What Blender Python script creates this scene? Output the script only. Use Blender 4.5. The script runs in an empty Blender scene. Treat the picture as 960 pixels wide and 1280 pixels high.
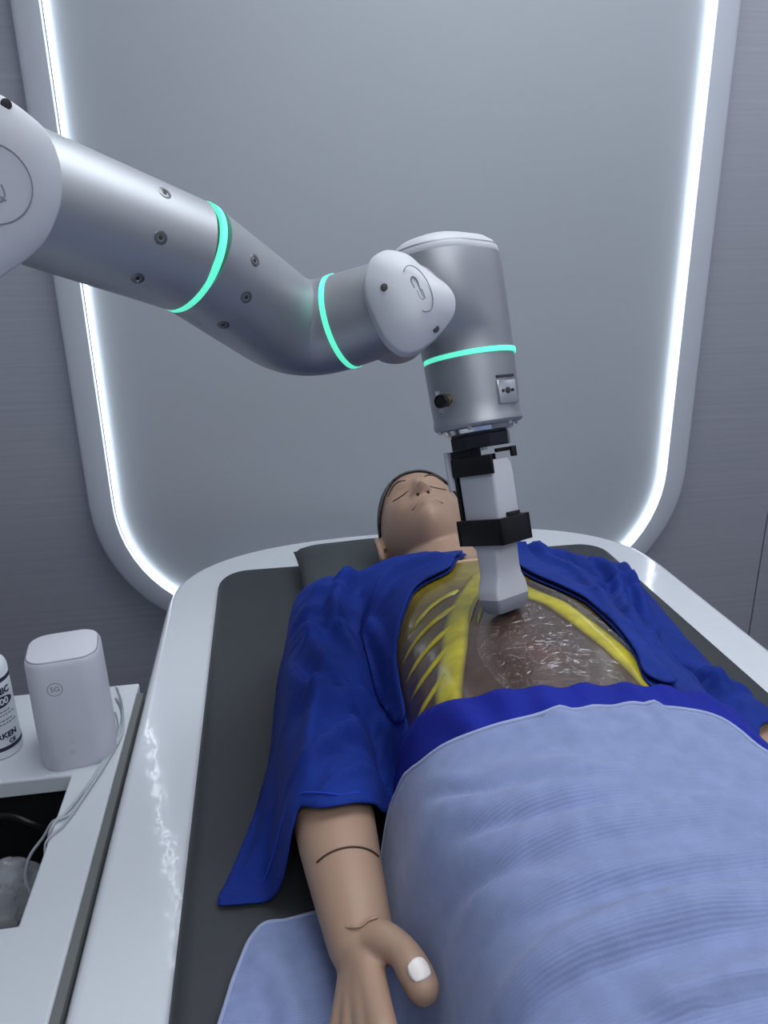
import bpy, bmesh, math, random
import numpy as np
from mathutils import Vector, Matrix, geometry, noise
from mathutils.bvhtree import BVHTree
random.seed(4); rng=np.random.default_rng(4)
SC=bpy.context.scene; COL=SC.collection
# ------------------------------------------------------------------ camera
cam=bpy.data.cameras.new('camera'); co=bpy.data.objects.new('camera',cam); COL.objects.link(co); SC.camera=co
cam.sensor_fit='VERTICAL'; cam.sensor_height=36; cam.sensor_width=27; cam.lens=955/1280*36; cam.clip_start=.02
Rr=[[.98786291,-.06884448,.13923834],[-.15421643,-.32764176,.93213098],[-.01855178,-.94229046,-.33428209]]
M=Matrix(((Rr[0][0],-Rr[0][1],-Rr[0][2],-.283),(Rr[1][0],-Rr[1][1],-Rr[1][2],0),(Rr[2][0],-Rr[2][1],-Rr[2][2],1.32),(0,0,0,1)))
co.matrix_world=M
# ------------------------------------------------------------------ light levels
vs=SC.view_settings; vs.view_transform='Standard'; vs.look='None'; vs.exposure=0.10; vs.gamma=1; vs.use_curve_mapping=False
LED=4.6; CEIL=5.2; RING=.80
w=bpy.data.worlds.new('world'); SC.world=w; w.use_nodes=True
w.node_tree.nodes['Background'].inputs[0].default_value=(.6,.68,.8,1); w.node_tree.nodes['Background'].inputs[1].default_value=.05

# ------------------------------------------------------------------ materials
def lin(c):
    return tuple(((v/255)/12.92 if v/255<=.04045 else ((v/255+.055)/1.055)**2.4) for v in c)
def mat(name,rgb,rough=.5,metal=0,emit=0,coat=0,spec=.5,var=0,vscale=8,bump=0,bscale=60,sheen=0,coatr=.08,stretch=None,alpha=1,trans=0,ior=1.45,bdist=.002,sss=0):
    m=bpy.data.materials.new(name); m.use_nodes=True; nt=m.node_tree; N=nt.nodes; L=nt.links
    b=N['Principled BSDF']; c=lin(rgb)+(1,)
    b.inputs['Base Color'].default_value=c; b.inputs['Roughness'].default_value=rough; b.inputs['Metallic'].default_value=metal
    b.inputs['Coat Weight'].default_value=coat; b.inputs['Coat Roughness'].default_value=coatr; b.inputs['Specular IOR Level'].default_value=spec
    b.inputs['Sheen Weight'].default_value=sheen; b.inputs['Alpha'].default_value=alpha; b.inputs['Transmission Weight'].default_value=trans; b.inputs['IOR'].default_value=ior
    if sss: b.inputs['Subsurface Weight'].default_value=sss; b.inputs['Subsurface Scale'].default_value=.01
    if emit: b.inputs['Emission Color'].default_value=c; b.inputs['Emission Strength'].default_value=emit
    tc=N.new('ShaderNodeTexCoord'); mp=N.new('ShaderNodeMapping'); L.new(tc.outputs['Object'],mp.inputs[0])
    if stretch: mp.inputs['Scale'].default_value=stretch
    if var:
        n=N.new('ShaderNodeTexNoise'); n.inputs['Scale'].default_value=vscale; n.inputs['Detail'].default_value=4; L.new(mp.outputs[0],n.inputs['Vector'])
        r=N.new('ShaderNodeValToRGB'); r.color_ramp.elements[0].position=.3; r.color_ramp.elements[1].position=.7
        r.color_ramp.elements[0].color=tuple(max(0,x*(1-var)) for x in c[:3])+(1,); r.color_ramp.elements[1].color=tuple(min(1,x*(1+var)) for x in c[:3])+(1,)
        L.new(n.outputs[0],r.inputs[0]); L.new(r.outputs[0],b.inputs['Base Color'])
    if bump:
        n=N.new('ShaderNodeTexNoise'); n.inputs['Scale'].default_value=bscale; n.inputs['Detail'].default_value=3; L.new(mp.outputs[0],n.inputs['Vector'])
        bp=N.new('ShaderNodeBump'); bp.inputs['Strength'].default_value=bump; bp.inputs['Distance'].default_value=bdist
        L.new(n.outputs[0],bp.inputs['Height']); L.new(bp.outputs[0],b.inputs['Normal'])
        if coat: L.new(bp.outputs[0],b.inputs['Coat Normal'])
    return m
def weave(m,scale,strength,direction='Y',dist=.001):
    nt=m.node_tree;N=nt.nodes;L=nt.links;b=N['Principled BSDF']
    tc=N.new('ShaderNodeTexCoord'); wv=N.new('ShaderNodeTexWave'); wv.bands_direction=direction; wv.inputs['Scale'].default_value=scale; wv.inputs['Distortion'].default_value=.6; wv.inputs['Detail'].default_value=1
    L.new(tc.outputs['Object'],wv.inputs['Vector'])
    nz=N.new('ShaderNodeTexNoise'); nz.inputs['Scale'].default_value=420; L.new(tc.outputs['Object'],nz.inputs['Vector'])
    ad=N.new('ShaderNodeMath'); ad.operation='ADD'; L.new(wv.outputs[1],ad.inputs[0]); L.new(nz.outputs[0],ad.inputs[1])
    bp=N.new('ShaderNodeBump'); bp.inputs['Strength'].default_value=strength; bp.inputs['Distance'].default_value=dist
    L.new(ad.outputs[0],bp.inputs['Height']); L.new(bp.outputs[0],b.inputs['Normal'])
MT=dict(
 panel=mat('panel_gloss',(166,172,180),.5,var=.02,vscale=2),
 rim=mat('panel_rim',(196,202,212),.3),
 steel=mat('brushed_steel',(186,188,198),.42,metal=.5,var=.06,vscale=3,bump=.012,bscale=40,stretch=(.4,.4,40)),
 led=mat('led_white',(238,246,252),.5,emit=LED),
 ceil=mat('ceiling_paint',(205,207,212),.8),
 wall=mat('side_paint',(120,124,134),.6),
 dark_wall=mat('far_paint',(165,168,178),.7),
 floor=mat('floor_vinyl',(96,98,104),.4,var=.1),
 lamp=mat('lamp_diffuser',(244,248,252),.5,emit=CEIL),
 shell=mat('white_gloss',(222,227,234),.12,coat=.8,coatr=.03,bump=.10,bscale=26,bdist=.006),
 counter=mat('counter_gloss',(214,220,226),.2,coat=.4,bump=.02,bscale=12),
 gasket=mat('gasket_grey',(112,116,116),.6),
 mattress=mat('charcoal_vinyl',(58,62,66),.55,var=.08,vscale=5,bump=.12,bscale=500,bdist=.0006),
 pillow=mat('pillow_grey',(66,72,74),.6,var=.08,vscale=10,bump=.15,bscale=30,bdist=.004),
 silver=mat('satin_aluminium',(170,174,179),.50,metal=.85,var=.02,vscale=40),
 silver2=mat('polished_aluminium',(205,207,208),.16,metal=.95),
 cap=mat('white_cap',(200,203,210),.45,bump=.03,bscale=700),
 groove=mat('cap_groove',(146,148,160),.6),
 hole=mat('dark_hole',(50,50,54),.6),
 screw=mat('screw_steel',(120,122,124),.35,metal=.8),
 ring=mat('green_light',(96,236,196),.5,emit=RING),
 black=mat('black_plastic',(18,20,21),.32,spec=.4),
 navy=mat('anodised_black',(34,37,46),.35,metal=.3),
 probe=mat('probe_grey',(196,198,206),.42),
 probe2=mat('probe_lens',(140,144,156),.5),
 brass=mat('connector_metal',(150,140,116),.25,metal=.9),
 skin=mat('vinyl_skin',(168,138,118),.48,var=.04,vscale=14,coat=.15,coatr=.3,sss=.05),
 hair=mat('moulded_hair',(62,66,68),.4),
 line=mat('painted_line',(74,52,44),.6),
 lips=mat('lip_vinyl',(178,136,120),.45),
 nail=mat('nail_white',(236,230,224),.4),
 shirt=mat('royal_blue_cotton',(0,40,130),.85,var=.14,vscale=16,sheen=0,bump=.4,bscale=46,bdist=.003),
 trousers=mat('cobalt_cotton',(0,26,142),.85,var=.10,vscale=14,sheen=0,bump=.25,bscale=40,bdist=.003),
 button=mat('pearl_button',(190,198,220),.3),
 thread=mat('blue_thread',(28,68,190),.8),
 blanket=mat('pale_blue_knit',(128,142,184),.9,var=.08,vscale=60,sheen=.2),
 hem=mat('blanket_hem',(150,162,198),.9,sheen=.3),
 router=mat('router_white',(214,216,226),.42),
 mark=mat('grey_print',(118,124,138),.6),
 ink=mat('navy_print',(30,38,62),.5),
 label=mat('bottle_white',(222,228,234),.35),
 cable=mat('cable_white',(186,192,200),.45),
 bin=mat('bin_black',(16,17,20),.6),
 beige=mat('phantom_rim',(196,166,136),.5),
)
weave(MT['blanket'],130,.22,'Y',.0012)
# chest: colours from vertex data (the moulded material itself), under a wet glossy coat
def chest_mat(name,rough=.28,fade=False):
    m=mat(name,(80,60,50),rough,coat=.5,coatr=.10); nt=m.node_tree;N=nt.nodes;L=nt.links;b=N['Principled BSDF']
    a=N.new('ShaderNodeVertexColor'); a.layer_name='tint'
    n=N.new('ShaderNodeTexNoise'); n.inputs['Scale'].default_value=45; n.inputs['Detail'].default_value=5
    tc=N.new('ShaderNodeTexCoord'); L.new(tc.outputs['Object'],n.inputs['Vector'])
    mx=N.new('ShaderNodeMix'); mx.data_type='RGBA'; mx.blend_type='MULTIPLY'; mx.inputs[0].default_value=.45
    L.new(a.outputs[0],mx.inputs[6]); 
    r=N.new('ShaderNodeValToRGB'); r.color_ramp.elements[0].position=.35; r.color_ramp.elements[0].color=(.45,.4,.38,1); r.color_ramp.elements[1].position=.65; r.color_ramp.elements[1].color=(1.2,1.15,1.1,1)
    L.new(n.outputs[0],r.inputs[0]); L.new(r.outputs[0],mx.inputs[7]); L.new(mx.outputs[2],b.inputs['Base Color'])
    bp=N.new('ShaderNodeBump'); bp.inputs['Strength'].default_value=.12; bp.inputs['Distance'].default_value=.003; L.new(n.outputs[0],bp.inputs['Height']); L.new(bp.outputs[0],b.inputs['Coat Normal'])
    return m
MT['chest']=chest_mat('chest_gelatine')
def clear_mat(name,rgb,base,gain,rough,bscale,bstr,bdist=.002,detail=4):
    m=bpy.data.materials.new(name); m.use_nodes=True; nt=m.node_tree;N=nt.nodes;L=nt.links; N.remove(N['Principled BSDF'])
    g=N.new('ShaderNodeBsdfGlossy'); g.inputs['Roughness'].default_value=rough; g.inputs[0].default_value=lin(rgb)+(1,)
    t=N.new('ShaderNodeBsdfTransparent'); lw=N.new('ShaderNodeLayerWeight'); lw.inputs[0].default_value=.35
    ma=N.new('ShaderNodeMath'); ma.operation='MULTIPLY_ADD'; ma.inputs[1].default_value=gain; ma.inputs[2].default_value=base; ma.use_clamp=True
    L.new(lw.outputs[1],ma.inputs[0]); mx=N.new('ShaderNodeMixShader'); L.new(ma.outputs[0],mx.inputs[0]); L.new(t.outputs[0],mx.inputs[1]); L.new(g.outputs[0],mx.inputs[2])
    tc=N.new('ShaderNodeTexCoord'); n=N.new('ShaderNodeTexNoise'); n.inputs['Scale'].default_value=bscale; n.inputs['Detail'].default_value=detail; n.inputs['Distortion'].default_value=1.2
    L.new(tc.outputs['Object'],n.inputs['Vector']); bp=N.new('ShaderNodeBump'); bp.inputs['Strength'].default_value=bstr; bp.inputs['Distance'].default_value=bdist
    L.new(n.outputs[0],bp.inputs['Height'])
    for s in (g,lw): L.new(bp.outputs[0],s.inputs['Normal'])
    L.new(mx.outputs[0],N['Material Output'].inputs[0]); return m
MT['gel']=clear_mat('wet_gel',(255,255,255),.02,.13,.08,75,.8,.008)
MT['gel_ridge']=clear_mat('gel_ridge',(255,255,255),.13,.4,.14,60,.3,.003)
MT['bag']=mat('bag_film',(196,202,212),.25,alpha=.38,bump=.8,bscale=30,bdist=.01,coat=.3)
MT['film']=clear_mat('clear_plastic',(225,230,235),.10,.55,.15,30,.6,.01)

# ------------------------------------------------------------------ mesh helpers
def obj(name,verts,faces,m=None,parent=None,smooth=True,auto=None):
    me=bpy.data.meshes.new(name); me.from_pydata([tuple(map(float,v)) for v in verts],[],[tuple(map(int,f)) for f in faces]); me.update()
    bm=bmesh.new(); bm.from_mesh(me); bmesh.ops.recalc_face_normals(bm,faces=bm.faces); bm.to_mesh(me); bm.free()
    return link(name,me,m,parent,smooth,auto)
def link(name,me,m=None,parent=None,smooth=True,auto=None):
    o=bpy.data.objects.new(name,me); COL.objects.link(o)
    if m is not None: me.materials.append(MT[m])
    if smooth:
        for p in me.polygons: p.use_smooth=True
        if auto:
            me.update()
            bm=bmesh.new(); bm.from_mesh(me)
            for e in bm.edges:
                if len(e.link_faces)==2 and e.calc_face_angle(0)>math.radians(auto): e.smooth=False
            bm.to_mesh(me); bm.free()
    if parent is not None: o.parent=parent; o.matrix_parent_inverse=parent.matrix_world.inverted()
    return o
def empty(name,loc,label,cat):
    o=bpy.data.objects.new(name,None); COL.objects.link(o); o.location=loc; o.empty_display_size=.05
    o['label']=label; o['category']=cat; o.matrix_world=Matrix.Translation(loc); return o
def tag(o,label,cat): o['label']=label; o['category']=cat; return o
def struct(o): o['kind']='structure'; return o
class MB:
    def __init__(s): s.v=[]; s.f=[]
    def add(s,v,f):
        k=len(s.v); s.v+= [tuple(x) for x in v]; s.f+=[tuple(i+k for i in q) for q in f]; return s
    def box(s,c,h,R=None,bev=0):
        bm=bmesh.new(); bmesh.ops.create_cube(bm,size=2)
        for v in bm.verts: v.co=Vector((v.co.x*h[0],v.co.y*h[1],v.co.z*h[2]))
        if bev: bmesh.ops.bevel(bm,geom=list(bm.edges),offset=bev,segments=3,affect='EDGES',profile=.5)
        bm.verts.index_update()
        R=R or Matrix.Identity(3)
        s.add([R@v.co+Vector(c) for v in bm.verts],[[v.index for v in f.verts] for f in bm.faces]); bm.free(); return s
    def obj(s,name,m,parent=None,smooth=True,auto=None): return obj(name,s.v,s.f,m,parent,smooth,auto)
def frames(P):
    P=np.array(P,float); T=np.gradient(P,axis=0); T/=np.linalg.norm(T,axis=1)[:,None]
    a=np.array([0,0,1.]) if abs(T[0][2])<.9 else np.array([1.,0,0]); n=np.cross(T[0],a); n/=np.linalg.norm(n); Ns=[n]
    for i in range(1,len(P)):
        n=Ns[-1]-T[i]*(Ns[-1]@T[i]); Ns.append(n/np.linalg.norm(n))
    Ns=np.array(Ns); return P,T,Ns,np.cross(T,Ns)
def sweep(P,r,n=16,cap=True):
    P,T,A,B=frames(P); r=np.broadcast_to(np.array(r,float),(len(P),)); v=[];f=[]
    for i in range(len(P)):
        for k in range(n):
            t=2*math.pi*k/n; v.append(P[i]+r[i]*(math.cos(t)*A[i]+math.sin(t)*B[i]))
    for i in range(len(P)-1):
        for k in range(n): f.append((i*n+k,i*n+(k+1)%n,(i+1)*n+(k+1)%n,(i+1)*n+k))
    if cap:
        f.append(tuple(range(n))[::-1]); f.append(tuple((len(P)-1)*n+k for k in range(n)))
    return v,f
def catmull(P,k=8,closed=False):
    P=[np.array(p,float) for p in P]; out=[]; n=len(P)
    rngi=range(n if closed else n-1)
    for i in rngi:
        if closed: p0,p1,p2,p3=P[(i-1)%n],P[i],P[(i+1)%n],P[(i+2)%n]
        else: p0,p1,p2,p3=P[max(i-1,0)],P[i],P[i+1],P[min(i+2,n-1)]
        for j in range(k):
            t=j/k; out.append(.5*((2*p1)+(-p0+p2)*t+(2*p0-5*p1+4*p2-p3)*t*t+(-p0+3*p1-3*p2+p3)*t**3))
    if not closed: out.append(P[-1])
    return np.array(out)
def tube(name,P,r,m,parent=None,n=12,k=8,smooth_path=True):
    Q=catmull(P,k) if smooth_path else np.array(P); rr=r if np.isscalar(r) else np.interp(np.linspace(0,1,len(Q)),np.linspace(0,1,len(r)),r)
    v,f=sweep(Q,rr,n); return obj(name,v,f,m,parent)
def lathe(prof,o,ax,n=64,cap=True):
    """profile of (distance along axis, radius)"""
    ax=np.array(ax,float); ax/=np.linalg.norm(ax); a=np.array([0,0,1.]) if abs(ax[2])<.9 else np.array([1.,0,0]); e1=np.cross(ax,a); e1/=np.linalg.norm(e1); e2=np.cross(ax,e1)
    v=[];f=[]
    for (d,r) in prof:
        for k in range(n):
            t=2*math.pi*k/n; v.append(np.array(o)+ax*d+r*(math.cos(t)*e1+math.sin(t)*e2))
    for i in range(len(prof)-1):
        for k in range(n): f.append((i*n+k,i*n+(k+1)%n,(i+1)*n+(k+1)%n,(i+1)*n+k))
    if cap: f.append(tuple(range(n))); f.append(tuple((len(prof)-1)*n+k for k in range(n)))
    return v,f
def basis(n,up=(0,0,1)):
    n=np.array(n,float); n/=np.linalg.norm(n); e1=np.cross(up,n); e1/=np.linalg.norm(e1); return n,e1,np.cross(n,e1)
def extr(outline,z0,z1,bev=.0,seg=4):
    """rounded slab from a closed outline (x,y), top edge rounded"""
    o=np.array(outline,float); n=len(o); T=np.roll(o,-1,0)-np.roll(o,1,0); T/=np.linalg.norm(T,axis=1)[:,None]; Nn=np.stack([T[:,1],-T[:,0]],1)
    area=np.sum(o[:,0]*np.roll(o[:,1],-1)-np.roll(o[:,0],-1)*o[:,1])
    if area<0: Nn=-Nn
    rings=[(0,z0),(0,z1-bev)]
    if bev: rings+=[(bev*(1-math.cos(a)),z1-bev+bev*math.sin(a)) for a in np.linspace(0,math.pi/2,seg+1)[1:]]+[(bev+.0015,z1)]
    v=[];f=[]
    for d,z in rings: v+=[(p[0]-q[0]*d,p[1]-q[1]*d,z) for p,q in zip(o,Nn)]
    for i in range(len(rings)-1):
        for k in range(n): f.append((i*n+k,i*n+(k+1)%n,(i+1)*n+(k+1)%n,(i+1)*n+k))
    f.append(tuple(range(n))[::-1]); f.append(tuple((len(rings)-1)*n+k for k in range(n))); return v,f
def rrect(x0,x1,y0,y1,r,n=10,rs=None):
    rs=rs or (r,)*4; P=[]
    for (cx,cy,a0,rr) in ((x1-rs[0],y1-rs[0],0,rs[0]),(x0+rs[1],y1-rs[1],90,rs[1]),(x0+rs[2],y0+rs[2],180,rs[2]),(x1-rs[3],y0+rs[3],270,rs[3])):
        for i in range(n+1):
            a=math.radians(a0+90*i/n); P.append((cx+rr*math.cos(a),cy+rr*math.sin(a)))
    return P
def text_geo(s,size,bold=0):
    c=bpy.data.curves.new('t','FONT'); c.body=s; c.size=size; c.align_x='CENTER'; c.align_y='CENTER'; c.extrude=0.0002; c.offset=size*bold
    o=bpy.data.objects.new('t',c); COL.objects.link(o); dg=bpy.context.evaluated_depsgraph_get(); me=bpy.data.meshes.new_from_object(o.evaluated_get(dg))
    v=[tuple(x.co) for x in me.vertices]; f=[tuple(p.vertices) for p in me.polygons]; bpy.data.objects.remove(o); bpy.data.curves.remove(c); bpy.data.meshes.remove(me); return v,f

# ------------------------------------------------------------------ room
def slab(name,c,h,m): return struct(MB().box(c,h).obj(name,m,smooth=False))
slab('floor',(0,.0,-.05),(1.6,2.1,.05),'floor'); slab('ceiling',(0,0,2.55),(1.6,2.1,.05),'ceil')
slab('wall_left',(-1.55,0,1.25),(.05,2.1,1.25),'steel'); slab('wall_right',(1.55,0,1.25),(.05,2.1,1.25),'steel'); slab('wall_front',(0,-2.05,1.25),(1.5,.05,1.25),'dark_wall')
wb=struct(MB().box((-.245,1.77,1.25),(1.255,.03,1.25)).obj('wall_back','steel',smooth=False))
wb2=MB().box((1.257,1.77,1.25),(.243,.03,1.25)).obj('steel_panel','steel',wb,smooth=False)
# lit wall panel
wp=empty('lit_wall_panel',(.02,1.71,.42),'tall pale grey wall panel with rounded corners edged by a white light strip, behind the bed','wall panel')
def loop_xz(cx,hw,z0,z1,r): return rrect(cx-hw,cx+hw,z0,z1,r,14)
out=loop_xz(.020,.716,.425,2.30,.35); inn=loop_xz(.0185,.664,.472,2.25,.30); fin=loop_xz(.0185,.660,.476,2.246,.297)
v=[(x,1.742,z) for x,z in out]+[(x,1.700,z) for x,z in out]+[(x,1.694,z) for x,z in loop_xz(.020,.708,.433,2.292,.342)]+[(x,1.694,z) for x,z in inn]+[(x,1.742,z) for x,z in inn]
n=len(out); f=[]
for i in range(4):
    for k in range(n): f.append((i*n+k,i*n+(k+1)%n,(i+1)*n+(k+1)%n,(i+1)*n+k))
obj('rim',v,f,'rim',wp,auto=50)
v=[(x,1.712,z) for x,z in fin]+[(x,1.735,z) for x,z in fin]; f=[tuple(range(n)),tuple(range(n,2*n))]+[(k,(k+1)%n,n+(k+1)%n,n+k) for k in range(n)]
obj('panel_face',v,f,'panel',wp,auto=40)
P=[np.array((x,1.703,z)) for x,z in loop_xz(.0185,.655,.481,2.241,.293)]
# even subdivision along the loop
Q=[]
for a,b in zip(P,P[1:]+P[:1]):
    k=max(1,int(np.linalg.norm(b-a)/.1)); Q+=[a+(b-a)*i/k for i in range(k)]
v=[];f=[];Q=np.array(Q);T=np.roll(Q,-1,0)-np.roll(Q,1,0);T/=np.linalg.norm(T,axis=1)[:,None];Bn=np.cross(T,[0,1,0])
for p,b in zip(Q,Bn):
    for k in range(10):
        t=2*math.pi*k/10; v.append(p+.0044*(math.cos(t)*b+math.sin(t)*np.array([0,1,0])))
m_=len(Q)
for i in range(m_):
    for k in range(10): f.append((i*10+k,i*10+(k+1)%10,((i+1)%m_)*10+(k+1)%10,((i+1)%m_)*10+k))
obj('led_strip',v,f,'led',wp)
# ceiling lamps (above, outside the frame)
for i,(x,y,t_) in enumerate(((.30,.85,'nearer the bed head'),(.2,-.85,'nearer the entrance'))):
    lp=empty('ceiling_light',(x,y,2.5),'flat rectangular ceiling light, the one '+t_,'lamp')
    MB().box((x,y,2.485),(.78,.44,.015),bev=.004).obj('frame','rim',lp,auto=40)
    MB().box((x,y,2.468),(.75,.41,.003)).obj('diffuser','lamp',lp,smooth=False)

# ------------------------------------------------------------------ bed shell, mattress, pillow
def bed_outline(hx,ya,yc,b,p=2.6,n=48,foot=-.78):
    P=[(hx,foot+.1),(hx,yc)]
    P=[(hx,y) for y in np.linspace(foot+.15,yc,14)]
    for t in np.linspace(0,math.pi,n)[1:-1]:
        c,s=math.cos(t),math.sin(t); P.append((hx*math.copysign(abs(c)**(2/p),c),yc+b*abs(s)**(2/p)))
    P+=[(-hx,y) for y in np.linspace(yc,foot+.15,14)]
    P+=[(-hx+.15*(1-math.cos(a)),foot+.15-.15*math.sin(a)) for a in np.linspace(0,math.pi/2,8)[1:]]
    P+=[(hx-.15+.15*math.sin(a),foot+.15-.15*math.cos(a)) for a in np.linspace(0,math.pi/2,8)[:-1]]
    return P
bed=empty('treatment_bed',(0,.3,0),'glossy white moulded treatment bed with a rounded head end under the charcoal mattress','bed')
v,f=extr(bed_outline(.50,0,1.33,.315),.03,.68,.012); obj('shell',v,f,'shell',bed,auto=35)
MB().box((-.5065,.15,.655),(.0045,.90,.0235)).obj('seam_strip','gasket',bed,smooth=False)
def rr_mat(z0,z1,bev):
    o=rrect(-.406,.406,-.70,1.455,.06,8); return extr(o,z0,z1,bev,6)
v,f=rr_mat(.6803,.70,.0185); mt=tag(obj('mattress',v,f,'mattress',auto=50),'long flat charcoal vinyl mattress with rounded corners on the white bed','mattress')
# pillow
def pillow():
    n=36; v=[];f=[]
    x0,x1,y0,y1=-.255,.20,1.10,1.425
    def pt(s,t,sgn):
        e=(1-abs(s)**5)*(1-abs(t)**5); h=.041*max(e,0)**.5
        px=.5*(x0+x1)+.5*(x1-x0)*s*(1-.05*(1-t*t)*0-.045*(1-abs(t)**2)); py=.5*(y0+y1)+.5*(y1-y0)*t*(1-.05*(1-abs(s)**2))
        dent=.026*math.exp(-((px+.02)/.10)**2-((py-1.24)/.10)**2)
        wr=.003*math.sin(9*s+5*t)*e
        return (px,py,.738+sgn*h*.93+(-dent+wr if sgn>0 else 0))
    for sgn in (1,-1):
        k=len(v)
        for i in range(n+1):
            for j in range(n+1): v.append(pt(-1+2*i/n,-1+2*j/n,sgn))
        for i in range(n):
            for j in range(n): f.append((k+i*(n+1)+j,k+(i+1)*(n+1)+j,k+(i+1)*(n+1)+j+1,k+i*(n+1)+j+1))
    o=obj('pillow',v,f,'pillow'); bm=bmesh.new(); bm.from_mesh(o.data); bmesh.ops.remove_doubles(bm,verts=bm.verts,dist=.0004); bmesh.ops.recalc_face_normals(bm,faces=bm.faces); bm.to_mesh(o.data); bm.free()
    return o
pl=tag(pillow(),'dark grey fabric pillow under the manikin head, corner poking out to the left','pillow')

# ------------------------------------------------------------------ side counter with its waste hole
ct=empty('side_counter',(-.7,.3,0),'glossy white side counter with a rectangular cut-out beside the bed','counter')
X0,X1,Y0,Y1=-.90,-.5115,-.75,1.078; HX0,HX1,HY0,HY1=-.84,-.5675,.635,.868; ZT,ZB=.68,.655
xs=[X0,HX0,HX1,X1]; ys=[Y0,HY0,HY1,Y1]; v=[];f=[]
for z in (ZT,ZB):
    for x in xs:
        for y in ys: v.append((x,y,z))
I=lambda l,i,j:l*16+i*4+j
for l in (0,1):
    for i in range(3):
        for j in range(3):
            if (i,j)!=(1,1): f.append((I(l,i,j),I(l,i+1,j),I(l,i+1,j+1),I(l,i,j+1)))
for a,b in (((1,1),(2,1)),((2,1),(2,2)),((2,2),(1,2)),((1,2),(1,1))): f.append((I(0,*a),I(0,*b),I(1,*b),I(1,*a)))
per=[(i,0) for i in range(3)]+[(3,j) for j in range(3)]+[(i,3) for i in (3,2,1)]+[(0,j) for j in (3,2,1)]
for a,b in zip(per,per[1:]+per[:1]): f.append((I(0,*a),I(0,*b),I(1,*b),I(1,*a)))
o=obj('countertop',v,f,'counter',ct,smooth=False); bv=o.modifiers.new('b','BEVEL'); bv.width=.003; bv.segments=3
cb=MB()
for c,h in (((-.885,.16,.3275),(.012,.9,.3275)),((-.5255,.16,.3275),(.012,.9,.3275)),((-.705,1.06,.3275),(.17,.012,.3275)),((-.705,-.72,.3275),(.17,.012,.3275))): cb.box(c,h)
cb.obj('cabinet_side','counter',ct,smooth=False)
bn=MB()
for c,h in (((-.70,.75,.42),(.15,.135,.006)),((-.856,.75,.535),(.008,.14,.118)),((-.549,.75,.535),(.008,.14,.118)),((-.70,.612,.535),(.15,.008,.118)),((-.70,.90,.535),(.15,.008,.118))): bn.box(c,h)
bn.obj('bin_liner','bin',ct,smooth=False)
# crumpled clear bag in the hole
def bag():
    n=40; v=[];f=[]
    for i in range(n+1):
        th=math.pi*i/n
        for k in range(n):
            ph=2*math.pi*k/n; d=Vector((math.sin(th)*math.cos(ph),math.sin(th)*math.sin(ph),math.cos(th)))
            r=1+.22*noise.noise(d*2.2)+.14*abs(noise.noise(d*6))+.06*noise.noise(d*14)
            v.append((-.682+d.x*.085*r,.80+d.y*.052*r,.545+d.z*.062*r))
    for i in range(n):
        for k in range(n): f.append((i*n+k,i*n+(k+1)%n,(i+1)*n+(k+1)%n,(i+1)*n+k))
    return obj('plastic_bag',v,f,'bag')
tag(bag(),'crumpled clear plastic bag lying inside the dark counter cut-out','bag')
tag(tube('black_cable',[(-.83,.83,.60),(-.74,.852,.63),(-.66,.858,.638),(-.62,.852,.625),(-.59,.86,.59)],.004,'black'),'black cable inside the counter cut-out behind the clear bag','cable')

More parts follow.
